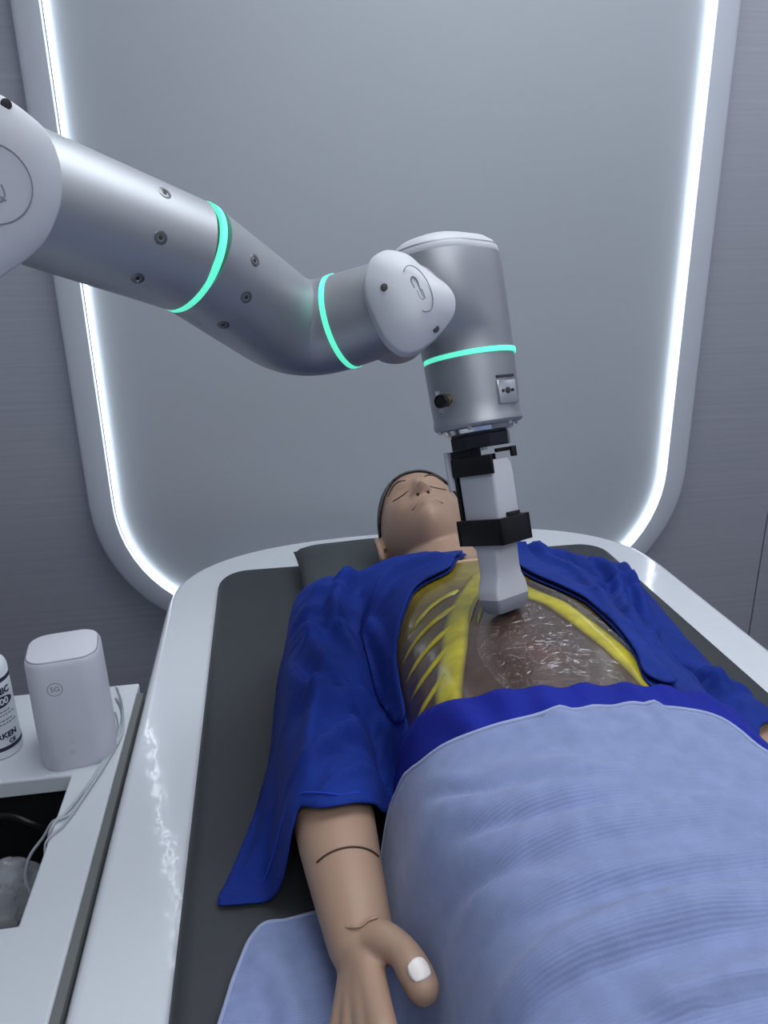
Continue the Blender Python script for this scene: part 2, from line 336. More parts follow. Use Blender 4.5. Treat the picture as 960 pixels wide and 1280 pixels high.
# router
def router():
    r=empty('router',(-.565,.917,.68),'white rounded square 5G router standing on the side counter','router')
    rot=Matrix.Rotation(math.radians(9),3,'Z'); c=Vector((-.5655,.921,.68)); n_=12
    def ring(h,s,z,rr): return [rot@Vector((x,y,0))+c+Vector((0,0,z)) for x,y in rrect(-h,h,-h*.92,h*.92,rr,n_)]
    prof=[(.043,.0,.024),(.0455,.003,.026),(.0462,.01,.026),(.0465,.05,.026),(.0460,.10,.026),(.0450,.150,.025),(.0442,.1545,.025),(.0430,.157,.024)]
    v=[];f=[]
    for h,z,rr in prof: v+=ring(h,1,z,rr)
    n=len(ring(.04,1,0,.02))
    for i in range(len(prof)-1):
        for k in range(n): f.append((i*n+k,i*n+(k+1)%n,(i+1)*n+(k+1)%n,(i+1)*n+k))
    f.append(tuple(range(n))); f.append(tuple((len(prof)-1)*n+k for k in range(n)))
    obj('body',v,f,'router',r,auto=40)
    v=[];f=[]
    for h,z,rr in ((.0418,.1565,.023),(.0418,.1585,.023),(.0405,.1592,.022)): v+=ring(h,1,z,rr)
    for i in range(2):
        for k in range(n): f.append((i*n+k,i*n+(k+1)%n,(i+1)*n+(k+1)%n,(i+1)*n+k))
    f.append(tuple(range(n))[::-1]); f.append(tuple(2*n+k for k in range(n))); obj('top_lid',v,f,'router',r,auto=40)
    v=ring(.0428,1,.1571,.0235)+ring(.0412,1,.1571,.0228); obj('lid_groove',v,[(k,(k+1)%n,n+(k+1)%n,n+k) for k in range(n)],'mark',r)
    # front mark and icons; front face plane y=-h*.92
    def front(x,z): 
        h=np.interp(z,[p[1] for p in prof],[p[0] for p in prof]); return rot@Vector((x,-h*.92-.0004,0))+c+Vector((0,0,z))
    tv,tf=text_geo('5G',.0095); obj('mark',[front(-.012+x,.121+y) for x,y,z in tv],tf,'mark',r,smooth=False)
    def arc(cx,cz,ra,rb,a0,a1,wd,name,k=28):
        v=[];f=[]
        for i in range(k+1):
            a=math.radians(a0+(a1-a0)*i/k)
            for d in (-wd,wd): v.append(front(cx+(ra+d)*math.cos(a),cz+(rb+d)*math.sin(a)))
        for i in range(k): f.append((2*i,2*i+1,2*i+3,2*i+2))
        return obj(name,v,f,'mark' if name=='mark_ring' else 'cap',r,smooth=False)
    arc(-.012,.121,.0088,.0088,0,360,.0004,'mark_ring')
    for z,s in ((.056,.0018),(.049,.0014),(.042,.0018)): arc(-.004,z,s,s,0,360,.0005,'status_icon')
    v=[front(-.004+dx,.027+dz) for dx,dz in ((-.0055,.003),(.0055,.003),(0,-.005))]; obj('status_icon',v,[(0,1,2)],'cap',r,smooth=False)
    return r
router()
# bottle with its print
def bottle():
    cx,cy,z0,R=-.676,.942,.6801,.0295
    b=empty('gel_bottle',(cx,cy,z0),'white cylindrical bottle with navy bands and print, standing left of the router','bottle')
    prof=[(0,R-.003),(.002,R),(.126,R),(.132,R-.002),(.138,R-.008),(.142,.012)]
    v,f=lathe(prof,(cx,cy,z0),(0,0,1),48); obj('body',v,f,'label',b,auto=40)
    v,f=lathe([(0,.012),(.02,.011),(.024,.009),(.045,.005)],(cx,cy,z0+.142),(0,0,1),32); obj('nozzle_cap','x' and v,f,'label',b,auto=40)
    for z in (.0125,.1105):
        v,f=lathe([(z,R),(z,R+.0004),(z+.0055,R+.0004),(z+.0055,R)],(cx,cy,z0),(0,0,1),48,cap=False); obj('printed_band',v,f,'ink',b)
    a0=math.radians(-48)    # direction the print faces
    def wrap(x,y,d): a=a0+x/R; rr=R+d; return (cx+rr*math.cos(a),cy+rr*math.sin(a),z0+y)
    def put(s,size,x,z,m='ink',d=.0006):
        tv,tf=text_geo(s,size,.028); tv=[(px*1.0,py,pz) for px,py,pz in tv]; return obj('lettering',[wrap(x+px,z+py,d+pz) for px,py,pz in tv],tf,m,b,smooth=False)
    put('SONIC',.0125,.000,.0975); 
    v=[];f=[]
    for i in range(25):
        x=-.021*math.cos(math.pi*i/24); hh=.0078*math.sin(math.pi*i/24)+1e-5
        v+=[wrap(x,.083-hh,.0006),wrap(x,.083+hh,.0006)]
    obj('printed_oval',v,[(2*i,2*i+1,2*i+3,2*i+2) for i in range(24)],'ink',b)
    put('200',.0125,.004,.083,'label',.0010)
    for i,(z,x0,x1) in enumerate(((.069,-.02,.014),(.064,-.02,.018),(.056,-.02,.013),(.051,-.02,.017))):
        x=x0
        mbv=MB()
        while x<x1:
            wd=random.uniform(.002,.005); 
            mbv.add([wrap(x+a*wd,z+q,.0005) for a in (0,.5,1) for q in (-.0009,.0009)],[(0,2,3,1),(2,4,5,3)]); x+=wd+.0012
        o=mbv.obj('small_print','mark',b,smooth=False)
    put('ERKEN',.011,.0,.034); put('CE',.008,.008,.023)
bottle()
tag(tube('white_cable',[(-.515,.948,.755),(-.5135,.957,.72),(-.514,.945,.690),(-.518,.918,.684),(-.526,.877,.684),(-.5367,.832,.684),(-.549,.792,.683),(-.5605,.782,.6838),(-.570,.781,.680),(-.582,.780,.662),(-.600,.776,.640),(-.608,.771,.615),(-.604,.766,.595),(-.596,.765,.57)],.0019,'cable',n=8),'white cable from the router looping forward into the cut-out','cable')
tag(tube('white_cable',[(-.519,.952,.735),(-.5165,.962,.70),(-.520,.925,.6845),(-.531,.868,.6845),(-.545,.82,.6845),(-.556,.79,.6842),(-.5645,.780,.6835),(-.5715,.770,.672),(-.573,.760,.645),(-.574,.752,.61),(-.574,.74,.58)],.0019,'cable',n=8),'white cable from the router hugging the cut-out edge','cable')
tag(tube('white_cable',[(-.524,.957,.71),(-.522,.95,.685),(-.528,.90,.6835),(-.538,.845,.6838),(-.543,.806,.6837),(-.553,.772,.6837),(-.563,.756,.6838),(-.5705,.750,.676),(-.573,.746,.65),(-.5725,.742,.62)],.0014,'cable',n=8),'thin pale cord from the router lying nearest the bed','cable')

for o_ in list(COL.objects):
    if o_.name.startswith('white_cable'): o_['group']='white cables of the router'
    if o_.name.startswith('ceiling_light'): o_['group']='ceiling lights'

# ------------------------------------------------------------------ manikin: profile functions shared by body and cloths
W_TAB=[(-.55,.14),(.2,.165),(.45,.165),(.6,.160),(.8,.158),(.92,.175),(.99,.20),(1.04,.20),(1.06,.175),(1.085,.10),(1.1,.06)]
T_TAB=[(-.55,.83),(.1,.875),(.3,.90),(.5,.915),(.65,.92),(.76,.918),(.88,.905),(.97,.89),(1.03,.872),(1.075,.85),(1.1,.82)]
ARML=[(-.208,1.00,.79,.060),(-.244,.74,.768,.046),(-.247,.62,.775,.041),(-.238,.475,.772,.028)]
ARMR=[(.196,1.00,.785,.058),(.215,.78,.758,.046),(.228,.68,.764,.041),(.235,.55,.765,.028)]
TW=lambda y:np.interp(y,[t[0] for t in W_TAB],[t[1] for t in W_TAB]); TT=lambda y:np.interp(y,[t[0] for t in T_TAB],[t[1] for t in T_TAB])
def torso_top(x,y):
    w_=TW(y);t=TT(y);p=2.5; q=np.clip(1-np.abs(x/w_)**p,0,None)**(1/p)
    return np.where((np.abs(x)<w_)&(y<1.1)&(y>-.55),.795+(t-.795)*q,.70)
def arm_top(x,y,arm):
    z=np.full(np.shape(x),.70)
    for a,b in zip(arm[:-1],arm[1:]):
        a=np.array(a);b=np.array(b);d=b[:2]-a[:2];t=np.clip(((x-a[0])*d[0]+(y-a[1])*d[1])/(d@d),0,1)
        px=a[0]+t*d[0];py=a[1]+t*d[1];pz=a[2]+t*(b[2]-a[2]);r=a[3]+t*(b[3]-a[3]);dd=(x-px)**2+(y-py)**2
        z=np.where(dd<r*r,np.maximum(z,pz+np.sqrt(np.clip(r*r-dd,0,None))),z)
    return z
GS=.005; GX=np.arange(-.46,.4601,GS);GY=np.arange(-.65,1.1601,GS);XX,YY=np.meshgrid(GX,GY,indexing='ij')
def drape(base,off,it,k,sag):
    lo=base+off;z=lo.copy()
    for _ in range(3):
        p=np.pad(z,1,mode='edge');z=np.maximum.reduce([p[1:-1,1:-1],p[:-2,1:-1]-.006,p[2:,1:-1]-.006,p[1:-1,:-2]-.006,p[1:-1,2:]-.006])
    for _ in range(it):
        p=np.pad(z,1,mode='edge');a=(p[:-2,1:-1]+p[2:,1:-1]+p[1:-1,:-2]+p[1:-1,2:])/4;z=np.maximum(lo,z+k*(a-z)*1.6-sag)
    p=np.pad(z,1,mode='edge');return (p[:-2,1:-1]+p[2:,1:-1]+p[1:-1,:-2]+p[1:-1,2:]+2*z)/6
def sample(F,x,y):
    fx=np.clip((np.asarray(x)-GX[0])/GS,0,len(GX)-1.001);fy=np.clip((np.asarray(y)-GY[0])/GS,0,len(GY)-1.001);i=fx.astype(int);j=fy.astype(int);u=fx-i;v=fy-j
    return F[i,j]*(1-u)*(1-v)+F[i+1,j]*u*(1-v)+F[i,j+1]*(1-u)*v+F[i+1,j+1]*u*v
def crease(x,y,L,amp,wd):
    Q=catmull(L,6)[:,:2]; best=np.full(len(x),9.);tt=np.zeros(len(x));m=len(Q)-1
    for i,(a,b) in enumerate(zip(Q[:-1],Q[1:])):
        d=b-a;t=np.clip(((x-a[0])*d[0]+(y-a[1])*d[1])/(d@d+1e-12),0,1);dd=np.hypot(x-a[0]-t*d[0],y-a[1]-t*d[1]);s=dd<best;best=np.where(s,dd,best);tt=np.where(s,(i+t)/m,tt)
    return amp*np.exp(-(best/wd)**2)*np.sin(np.pi*np.clip(.08+.84*tt,0,1))**.7
def inside(poly,x,y):
    r=np.zeros(len(x),bool);n=len(poly)
    for i in range(n):
        x1,y1=poly[i];x2,y2=poly[(i+1)%n];c=((y1>y)!=(y2>y))
        with np.errstate(divide='ignore',invalid='ignore'): r^=c&(x<(x2-x1)*(y-y1)/(y2-y1+1e-12)+x1)
    return r
def patch(poly,step,zf,smooth_edge=True):
    """triangulated cloth inside an outline on the xy plane, heights from zf"""
    B=catmull([(a,b,0) for a,b in poly],6,True)[:,:2] if smooth_edge else np.array(poly)
    E=[]
    for a,b in zip(B,np.roll(B,-1,0)):
        k=max(1,int(np.hypot(*(b-a))/step)); E+=[a+(b-a)*i/k for i in range(k)]
    E=np.array(E);x0,y0=E.min(0);x1,y1=E.max(0); gx=[];r=0;y=y0
    while y<y1:
        xs=np.arange(x0+(r%2)*step*.5,x1,step); gx.append(np.stack([xs,np.full(len(xs),y)],1));y+=step*.866;r+=1
    G=np.concatenate(gx);G=G[inside(E,G[:,0],G[:,1])]
    # keep away from the border
    d=np.full(len(G),9.)
    for c in range(0,len(E),200): d=np.minimum(d,np.sqrt(((G[:,None,:]-E[None,c:c+200,:])**2).sum(2)).min(1))
    G=G[d>step*.5]; A=np.concatenate([E,G]);n=len(E)
    vv,_,ff,*_=geometry.delaunay_2d_cdt([Vector(p) for p in A],[(i,(i+1)%n) for i in range(n)],[],1,1e-6)
    V=np.array([(p.x,p.y) for p in vv]); Z=zf(V[:,0],V[:,1]); return np.column_stack([V,Z]),ff
def fbm(x,y,s,seed=0): return np.array([noise.noise(Vector((a*s,b*s,seed))) for a,b in zip(x,y)])

T=torso_top(XX,YY);AL=arm_top(XX,YY,ARML);AR=arm_top(XX,YY,ARMR)
fat=lambda arm:[(a,b,c,r+.008) for a,b,c,r in arm]
BS=np.maximum.reduce([T,arm_top(XX,YY,fat(ARML)),arm_top(XX,YY,fat(ARMR))]); F_SHIRT=drape(BS,.005,50,.5,.0009)
def stuffed(x,y,dw,p):
    w_=TW(y)+dw;t=TT(y);q=np.clip(1-np.abs(x/w_)**p,0,None)**(1/p); return np.where((np.abs(x)<w_)&(y<1.1),.74+(t-.74)*q,.70)
F_TROUS=drape(stuffed(XX,YY,.014,3.0),.007,30,.5,.0008)
F_BLANK=drape(stuffed(XX,YY,.012+.016*np.clip((YY-.43)/.06,0,1),3.4),.010,30,.5,.0008)

# --- body
def caps(pts,n=20):
    """closed tapered limb with round ends"""
    P=[];R_=[]; a=np.array(pts[0][:3]);b=np.array(pts[1][:3]);d=(a-b)/np.linalg.norm(a-b)
    for t in (85,60,30): P.append(a+d*pts[0][3]*math.sin(math.radians(t)));R_.append(pts[0][3]*math.cos(math.radians(t)))
    Q=catmull([p for p in pts],5) 
    for q in Q: P.append(q[:3]);R_.append(q[3])
    a=np.array(pts[-1][:3]);b=np.array(pts[-2][:3]);d=(a-b)/np.linalg.norm(a-b)
    for t in (30,60,85): P.append(a+d*pts[-1][3]*math.sin(math.radians(t)));R_.append(pts[-1][3]*math.cos(math.radians(t)))
    return sweep(P,R_,n)
HC=np.array((-.029,1.215,.835)); HR=(Matrix.Rotation(math.radians(-9),3,'Y')@Matrix.Rotation(math.radians(11),3,'X'))
HS=1.02
def face_f(s,u):
    """how far the face comes forward, local metres, on top of the skull"""
    g=lambda x,c,w_:np.exp(-((x-c)/w_)**2)
    z=.026*g(u,-.092,.026)*g(s,0,.034)                     # chin
    z+=.012*g(u,-.055,.03)*g(s,0,.04)+.006*g(u,.065,.03)*g(s,0,.06)
    z+=.006*g(u,.032,.012)*(g(s,.028,.022)+g(s,-.028,.022))  # brow
    z-=.013*g(u,.012,.013)*(g(s,.031,.016)+g(s,-.031,.016))  # sockets
    z+=.008*g(u,.011,.008)*(g(s,.031,.012)+g(s,-.031,.012))  # lids
    z-=.002*g(u,.006,.002)*(g(s,.031,.013)+g(s,-.031,.013))
    z+=.004*g(u,-.03,.018)*(g(s,.042,.014)+g(s,-.042,.014))  # cheeks
    t=np.clip((.024-u)/.05,0,1); nose=np.where((u<.03)&(u>-.06),(.004+.021*t),0)*np.where(u<-.026,np.exp(-((u+.026)/.006)**2),1)*np.clip((.034-u)/.01,0,1)
    z+=nose*np.exp(-(s/(.007+.004*t))**2)
    z+=.007*g(u,-.024,.006)*(g(s,.012,.006)+g(s,-.012,.006))  # wings
    z-=.006*g(u,-.0315,.003)*(g(s,.0075,.0035)+g(s,-.0075,.0035))
    z+=.006*g(u,-.051,.005)*g(s,0,.020)+.0075*g(u,-.062,.005)*g(s,0,.018)-.003*g(u,-.0565,.002)*g(s,0,.021)
    return z
def head_pt(s0,u0,f0,bump=1):
    """unit direction -> head surface (local)"""
    a,b,c=.074,.114,.096
    k=(abs(s0)**2.25+abs(u0)**2.25+abs(f0)**2.25)**(-1/2.25)
    s,u,f=s0*k*a,u0*k*b,f0*k*c
    if u<-.02: s*=1-.30*min(1,(-.02-u)/.09)**1.3
    if f<0: f*=1.0; 
    if u<-.03 and f<.03: # carve back of the jaw into the neck
        u=-.03+(u+.03)*(.55+.45*min(1,max(0,(f+.05)/.08)))
    if f>0 and bump: f+=float(face_f(np.array(s),np.array(u)))*min(1,f/.04)
    return Vector((s,u,f))
def head_mesh(nt=110,npz=120):
    L=[];D=[]
    for i in range(nt+1):
        th=math.pi*i/nt
        for k in range(npz):
            ph=2*math.pi*k/npz; d=(math.sin(th)*math.cos(ph),math.cos(th),math.sin(th)*math.sin(ph)); D.append(d); L.append(head_pt(*d))
    f=[(i*npz+k,i*npz+(k+1)%npz,(i+1)*npz+(k+1)%npz,(i+1)*npz+k) for i in range(nt) for k in range(npz)]
    return L,D,f
def HW(p): p=HR@(Vector(p)*HS); return (p.x+HC[0],p.y+HC[1],p.z+HC[2])
HL,HD,HF=head_mesh()
body=MB()
body.add([HW(p) for p in HL],HF)
body.add(*caps([(-.01,1.00,.80,.062),(-.014,1.06,.812,.060),(-.022,1.12,.822,.056),(-.03,1.19,.825,.060)],28))
# torso
ys=list(np.linspace(-.1,1.095,90)); tv=[];tf=[];nn=48
for y in ys:
    w_=float(TW(y));t=float(TT(y))
    for k in range(nn):
        a=2*math.pi*k/nn; c,s=math.cos(a),math.sin(a); x=w_*math.copysign(abs(c)**.8,c); z=.795+((t-.795) if s>0 else .091)*math.copysign(abs(s)**.8,s); tv.append((x,y,z))
for i in range(len(ys)-1):
    for k in range(nn): tf.append((i*nn+k,i*nn+(k+1)%nn,(i+1)*nn+(k+1)%nn,(i+1)*nn+k))
tf+=[tuple(range(nn)),tuple((len(ys)-1)*nn+k for k in range(nn))]; body.add(tv,tf)
for sx in (-1,1): body.add(*caps([(sx*.075,.05,.785,.072),(sx*.078,-.2,.775,.06),(sx*.08,-.50,.755,.042)]))
def hand(m,wr):
    """right hand local to the wrist; m=-1 mirrors it"""
    W=np.array((-.238,.475,.772)); L=[]
    def q(p,r): d=np.array(p)-W; return (wr[0]+m*d[0],wr[1]+d[1],wr[2]+d[2],r)
    # metacarpals then fingers
    for K,(a,b,c,d),r in (((-.2275,.389,.786),(-.2235,.352,.779),(-.221,.330,.768),(-.2195,.314,.756),1.0),) and [
        ((-.2330,.388,.785),((-.2240,.352,.779),(-.2215,.331,.768),(-.2200,.316,.755),0),1.0),
        ((-.2425,.386,.776),((-.2390,.344,.767),(-.2365,.321,.754),(-.2350,.306,.740),0),1.03),
        ((-.2550,.392,.762),((-.2530,.352,.752),(-.2510,.331,.740),(-.2500,.317,.729),0),.98),
        ((-.2660,.402,.747),((-.2660,.370,.737),(-.2655,.354,.728),(-.2650,.342,.720),0),.85)]:
        L.append(caps([q((W[0]+(K[0]-W[0])*.12,W[1]-.004,W[2]+(K[2]-W[2])*.3),.0155),q((np.array(W)+(np.array(K)-W)*.55),.0128),q(K,.0118)],14))
        L.append(caps([q(K,.0112*r),q(a,.0092*r),q(b,.0086*r),q(c,.0074*r)],14))
    # thumb
    L.append(caps([q((-.240,.474,.776),.0185),q((-.223,.460,.791),.0150),q((-.2095,.4420,.796),.0128),q((-.2035,.4245,.7965),.0136),q((-.1992,.4110,.794),.0130)],18))
    L.append(caps([q((-.234,.466,.784),.013),q((-.231,.455,.782),.0105)],14))
    return L
for arm,m in ((ARML,1),(ARMR,-1)):
    body.add(*caps(arm,28))
    for g in hand(m,arm[-1][:3]): body.add(*g)
# ears
for sx in (-1,1):
    R_=[];c0=np.array((sx*.0760,-.008,-.003))
    P=[c0+np.array((sx*(.003+.006*max(0,-math.sin(a)*0+.6)),.030*math.sin(a)*(1.0),-.004+.017*math.cos(a)-.004*math.sin(a))) for a in np.linspace(-2.2,2.2,16)]
    v,f=sweep(P,[.0055]*3+[.0058]*10+[.005]*3,10); body.add([HW(p) for p in v],f)
    v,f=sweep([c0+np.array((sx*-.004,-.022,-.006)),c0+np.array((sx*-.004,0,-.006)),c0+np.array((sx*-.002,.024,-.008))],[.009,.013,.009],12); body.add([HW(p) for p in v],f)
tmp=body.obj('body_tmp','skin'); md=tmp.modifiers.new('r','REMESH'); md.mode='VOXEL'; md.voxel_size=.0026; md.use_smooth_shade=True
sm=tmp.modifiers.new('s','SMOOTH'); sm.factor=.5; sm.iterations=3
dg=bpy.context.evaluated_depsgraph_get(); me=bpy.data.meshes.new_from_object(tmp.evaluated_get(dg)); old=tmp.data; bpy.data.objects.remove(tmp); bpy.data.meshes.remove(old)
me.name='medical_manikin'
if not me.materials: me.materials.append(MT['skin'])
man=bpy.data.objects.new('medical_manikin',me); COL.objects.link(man)
for p in me.polygons: p.use_smooth=True
tag(man,'vinyl medical manikin lying face up with eyes closed in an open blue shirt','manikin')
# hair shell
hv=[];keep=[]
nt,npz=110,120
def is_hair(p):
    s,u,f=p; 
    line=.066-.9*max(0,abs(s)-.030)-.2*abs(s)       # front hairline height
    if f>.0: return u>line
    return (u>.03 or f<.022) and u>-.05 and not (u<.005 and f>-.008) 
for p,d in zip(HL,HD):
    keep.append(is_hair(p)); q=Vector(p); nrm=Vector((q.x/.074**2,q.y/.114**2,q.z/.096**2)).normalized(); hv.append(HW(q+nrm*.0050))
hf=[f for f in HF if all(keep[i] for i in f)]
used=sorted({i for f in hf for i in f}); ix={i:k for k,i in enumerate(used)}
hair=obj('hair',[hv[i] for i in used],[tuple(ix[i] for i in f) for f in hf],'hair',man); so=hair.modifiers.new('s','SOLIDIFY'); so.thickness=.0035; so.offset=-1
# eyelid lines, brows, mouth, nostrils (painted details on the vinyl)
def face_line(name,pts,r,m,lift=.0):
    P=[]
    for s,u in pts:
        # find direction by bisection on the skull without features, then add them
        best=None
        lo=(s/.074,u/.114); f=math.sqrt(max(1e-4,1-min(.99,lo[0]**2+lo[1]**2))); d=Vector((lo[0],lo[1],f)).normalized()
        for _ in range(12):
            p=head_pt(*d); d=(d+Vector(((s-p.x)/.074*.7,(u-p.y)/.114*.7,0))).normalized()
        P.append(HW(Vector(head_pt(*d))+Vector((0,0,lift))))
    return tube(name,P,r,m,man,n=8,k=4)
for sx in (-1,1):
    face_line('eyelid_line',[(sx*x,u) for x,u in ((.018,.0055),(.024,.003),(.031,.002),(.038,.003),(.045,.0062))],.0016,'line',.0002)
    face_line('eyebrow',[(sx*x,u) for x,u in ((.016,.030),(.028,.035),(.040,.034),(.050,.028))],[.0010,.0022,.0022,.0010],'line',-.0004)
    face_line('nostril',[(sx*.0075,-.0305),(sx*.0085,-.0325)],[.0034,.003],'line',.0006)
face_line('mouth_line',[(x,-.0565-.4*abs(x)*.12) for x in (-.025,-.012,0,.012,.025)],.0013,'line',.0002)
# forearm seam and thumb nail
a=np.array((-.243,.545,.7735)); ax=np.array(ARML[3][:3])-np.array(ARML[2][:3]); ax/=np.linalg.norm(ax); e1=np.cross(ax,[0,0,1]);e1/=np.linalg.norm(e1); e2=np.cross(e1,ax)
rs=.0355
tube('arm_seam',[a+(rs+.0002)*(math.cos(t)*e1+math.sin(t)*e2) for t in np.linspace(.75,2.6,18)],.0009,'line',man,n=6,k=3)
tube('wrist_crease',[(-.2505,.4725,.7955),(-.245,.4685,.7990),(-.2385,.4675,.8000),(-.232,.4695,.8030),(-.2245,.4705,.8035)],.0012,'skin',man,n=6,k=4)
def nail():
    c=np.array((-.2008,.4148,.8090)); d=np.array((.34,-.86,-.34));d/=np.linalg.norm(d); up=np.array((-.10,.28,.95)); up-=d*(up@d);up/=np.linalg.norm(up);sd=np.cross(d,up)
    v=[];f=[];n=10
    for i in range(n+1):
        for j in range(n+1):
            s=-1+2*i/n;t=-1+2*j/n; s2=s*(1-.22*t*t);t2=t*(1-.22*s*s)
            v.append(c+d*(.0080*s2)+sd*(.0088*t2)+up*(.0014-.0042*t2*t2-.0012*s2*s2))
    for i in range(n):
        for j in range(n): f.append((i*(n+1)+j,(i+1)*(n+1)+j,(i+1)*(n+1)+j+1,i*(n+1)+j+1))
    o=obj('thumb_nail',v,f,'nail',man); o['label']='white thumb nail'; s_=o.modifiers.new('s','SOLIDIFY'); s_.thickness=.0022; s_.offset=-1
nail()

# --- chest phantom: brown gelatine with yellow costal arches and ribs
ARCH=[[(-.020,.885),(-.030,.865),(-.080,.777),(-.106,.702),(-.127,.637),(-.138,.57)],[(-.004,.86),(.010,.807),(.030,.764),(.042,.714),(.055,.642),(.062,.57)]]
RIBS=[[(-.066,.842),(-.103,.826),(-.134,.803)],[(-.080,.800),(-.118,.783),(-.150,.770)],[(-.092,.756),(-.126,.742),(-.152,.735)],[(-.102,.722),(-.132,.705),(-.153,.702)],[(-.116,.680),(-.138,.668),(-.154,.665)],
      [(-.040,.825),(-.062,.785),(-.078,.744)],[(-.034,.812),(-.056,.772),(-.070,.738)]]
BROWN=np.array(lin((78,60,52)));OLIVE=np.array(lin((150,134,36)));YEL=np.array(lin((186,176,36)));YEL2=np.array(lin((158,146,44)))
def dline(x,y,L):
    Q=catmull([(a,b,0) for a,b in L],6)[:,:2];best=np.full(len(x),9.)
    for a,b in zip(Q[:-1],Q[1:]):
        d=b-a;t=np.clip(((x-a[0])*d[0]+(y-a[1])*d[1])/(d@d+1e-12),0,1);best=np.minimum(best,np.hypot(x-a[0]-t*d[0],y-a[1]-t*d[1]))
    return best
cv=[];cf=[];na=150;yy=np.linspace(.50,.957,180)
for y in yy:
    w_=float(TW(y))+.0015;t=float(TT(y))+.002
    for k in range(na+1):
        a=math.pi*k/na*1.0; c,s=math.cos(a),math.sin(a); cv.append((w_*math.copysign(abs(c)**.8,c),y,.795+(t-.795)*abs(s)**.8))
cv=np.array(cv)
for i in range(len(yy)-1):
    for k in range(na): cf.append((i*(na+1)+k,i*(na+1)+k+1,(i+1)*(na+1)+k+1,(i+1)*(na+1)+k))
x,y=cv[:,0],cv[:,1]
up=np.clip((y-.835)/.05,0,1)[:,None]; side=np.clip((-x-.06)/.06,0,1)[:,None]*np.clip((y-.70)/.1,0,1)[:,None]
side2=np.clip((x-.02)/.05,0,1)[:,None]*.25
tint=BROWN*(1-up)+OLIVE*up; tint=tint*(1-.35*side)+OLIVE*.35*side; tint=tint*(1-side2)+OLIVE*side2
spot=np.exp(-(((x+.028)/.02)**2+((y-.66)/.035)**2))[:,None]*.6; tint=tint*(1-spot)+np.array(lin((96,58,48)))*spot
ch=obj('chest_phantom',cv,cf,'chest',man)
def paint(o,tint):
    at=o.data.color_attributes.new('tint','FLOAT_COLOR','POINT'); at.data.foreach_set('color',np.column_stack([tint,np.ones(len(tint))]).astype(np.float32).ravel())
paint(ch,tint); s_=ch.modifiers.new('s','SOLIDIFY'); s_.thickness=.0012; s_.offset=-1
def chest_z(x,y):
    w_=TW(y)+.0015;t=TT(y)+.002; return .795+(t-.795)*np.clip(1-np.abs(x/w_)**2.5,0,1)**(1/2.5)
def band(name,L,hw,hgt,col,parent,edge):
    """moulded ridge following the chest surface, colour thinning to the flesh at its edges"""
    Q=catmull([(a,b,0) for a,b in L],14)[:,:2];Tt=np.gradient(Q,axis=0);Tt/=np.linalg.norm(Tt,axis=1)[:,None];Nn=np.stack([-Tt[:,1],Tt[:,0]],1); m=13; v=[];c=[];f=[]
    for i,(q,nv) in enumerate(zip(Q,Nn)):
        t=i/(len(Q)-1); wd=hw*np.interp(t,[0,.12,.75,1],[.55,1,.9,.3 if edge else .8])
        for j in range(m):
            s=-1+2*j/(m-1); p=q+nv*wd*s; e=(1-s*s); 
            z=float(chest_z(p[0],p[1]))+.0003+hgt*e**1.0*min(1,6*(1-t)+.15); v.append((p[0],p[1],z)); k=min(1,e*1.5)*(1 if not edge else np.interp(t,[0,.7,1],[1,.9,.35])); c.append(col*k+BROWN*1.05*(1-k))
    for i in range(len(Q)-1):
        for j in range(m-1): f.append((i*m+j,(i+1)*m+j,(i+1)*m+j+1,i*m+j+1))
    o=obj(name,v,f,'chest',parent); paint(o,np.array(c)); return o
for L in ARCH: band('costal_arch',L,.0165,.0032,YEL,ch,False)
for i,L in enumerate(RIBS): band('rib',L,.0055 if i<5 else .0035,.0028,YEL if i<5 else YEL2*.9,ch,True)
o=band('clear_edge',[(.024,.832),(.047,.768),(.060,.712),(.068,.650),(.072,.59)],.007,.006,YEL,ch,False); o.data.materials.clear(); o.data.materials.append(MT['film']); o['label']='clear glossy moulded edge'
o=MB();  # pale skin edge at the top of the insert
tube('phantom_rim',[(xx,.962,float(torso_top(np.array(xx),np.array(.962)))+.001) for xx in np.linspace(-.15,.15,30)],.0035,'beige',man,n=8,k=2)
# gel smear on the belly
GEL=[(-.075,.60),(-.085,.68),(-.066,.74),(-.045,.782),(-.015,.79),(.006,.765),(.020,.72),(.030,.66),(.038,.60),(.02,.575),(-.04,.575)]
def gel_z(x,y): return chest_z(x,y)+.0012+.0011*fbm(x,y,90,3)+.0012*fbm(x,y,38,7)
v,f=patch(GEL,.0028,gel_z); gmb=MB().add(v,f)
for i in range(130):
    cx_,cy_=rng.normal((-.004,.66),(.028,.055)); 
    if not inside(GEL,np.array([cx_]),np.array([cy_]))[0]: continue
    a=rng.uniform(0,6.28) if i%2 else rng.normal(.2,.9); ln=rng.uniform(.004,.018); cu=rng.normal(0,90); P=[]; px,py=cx_,cy_
    for j in range(8):
        P.append((px,py)); px+=ln/8*math.cos(a); py+=ln/8*math.sin(a)*.8; a+=cu*ln/8+rng.normal(0,.25)
    P=np.array(P); zz=chest_z(P[:,0],P[:,1])+.0018
    if np.any(P[:,1]<.575): continue
    gmb.add(*sweep(np.column_stack([P,zz]),np.array([.3,.7,1,1,1,.9,.7,.3])*rng.uniform(.0004,.0009),6))
gl=gmb.obj('ultrasound_gel','gel'); gl.data.materials.append(MT['gel_ridge'])
for p_ in gl.data.polygons[len(f):]: p_.material_index=1; gl['kind']='stuff'; tag(gl,'clear wet ultrasound gel smeared over the brown belly of the manikin','gel')

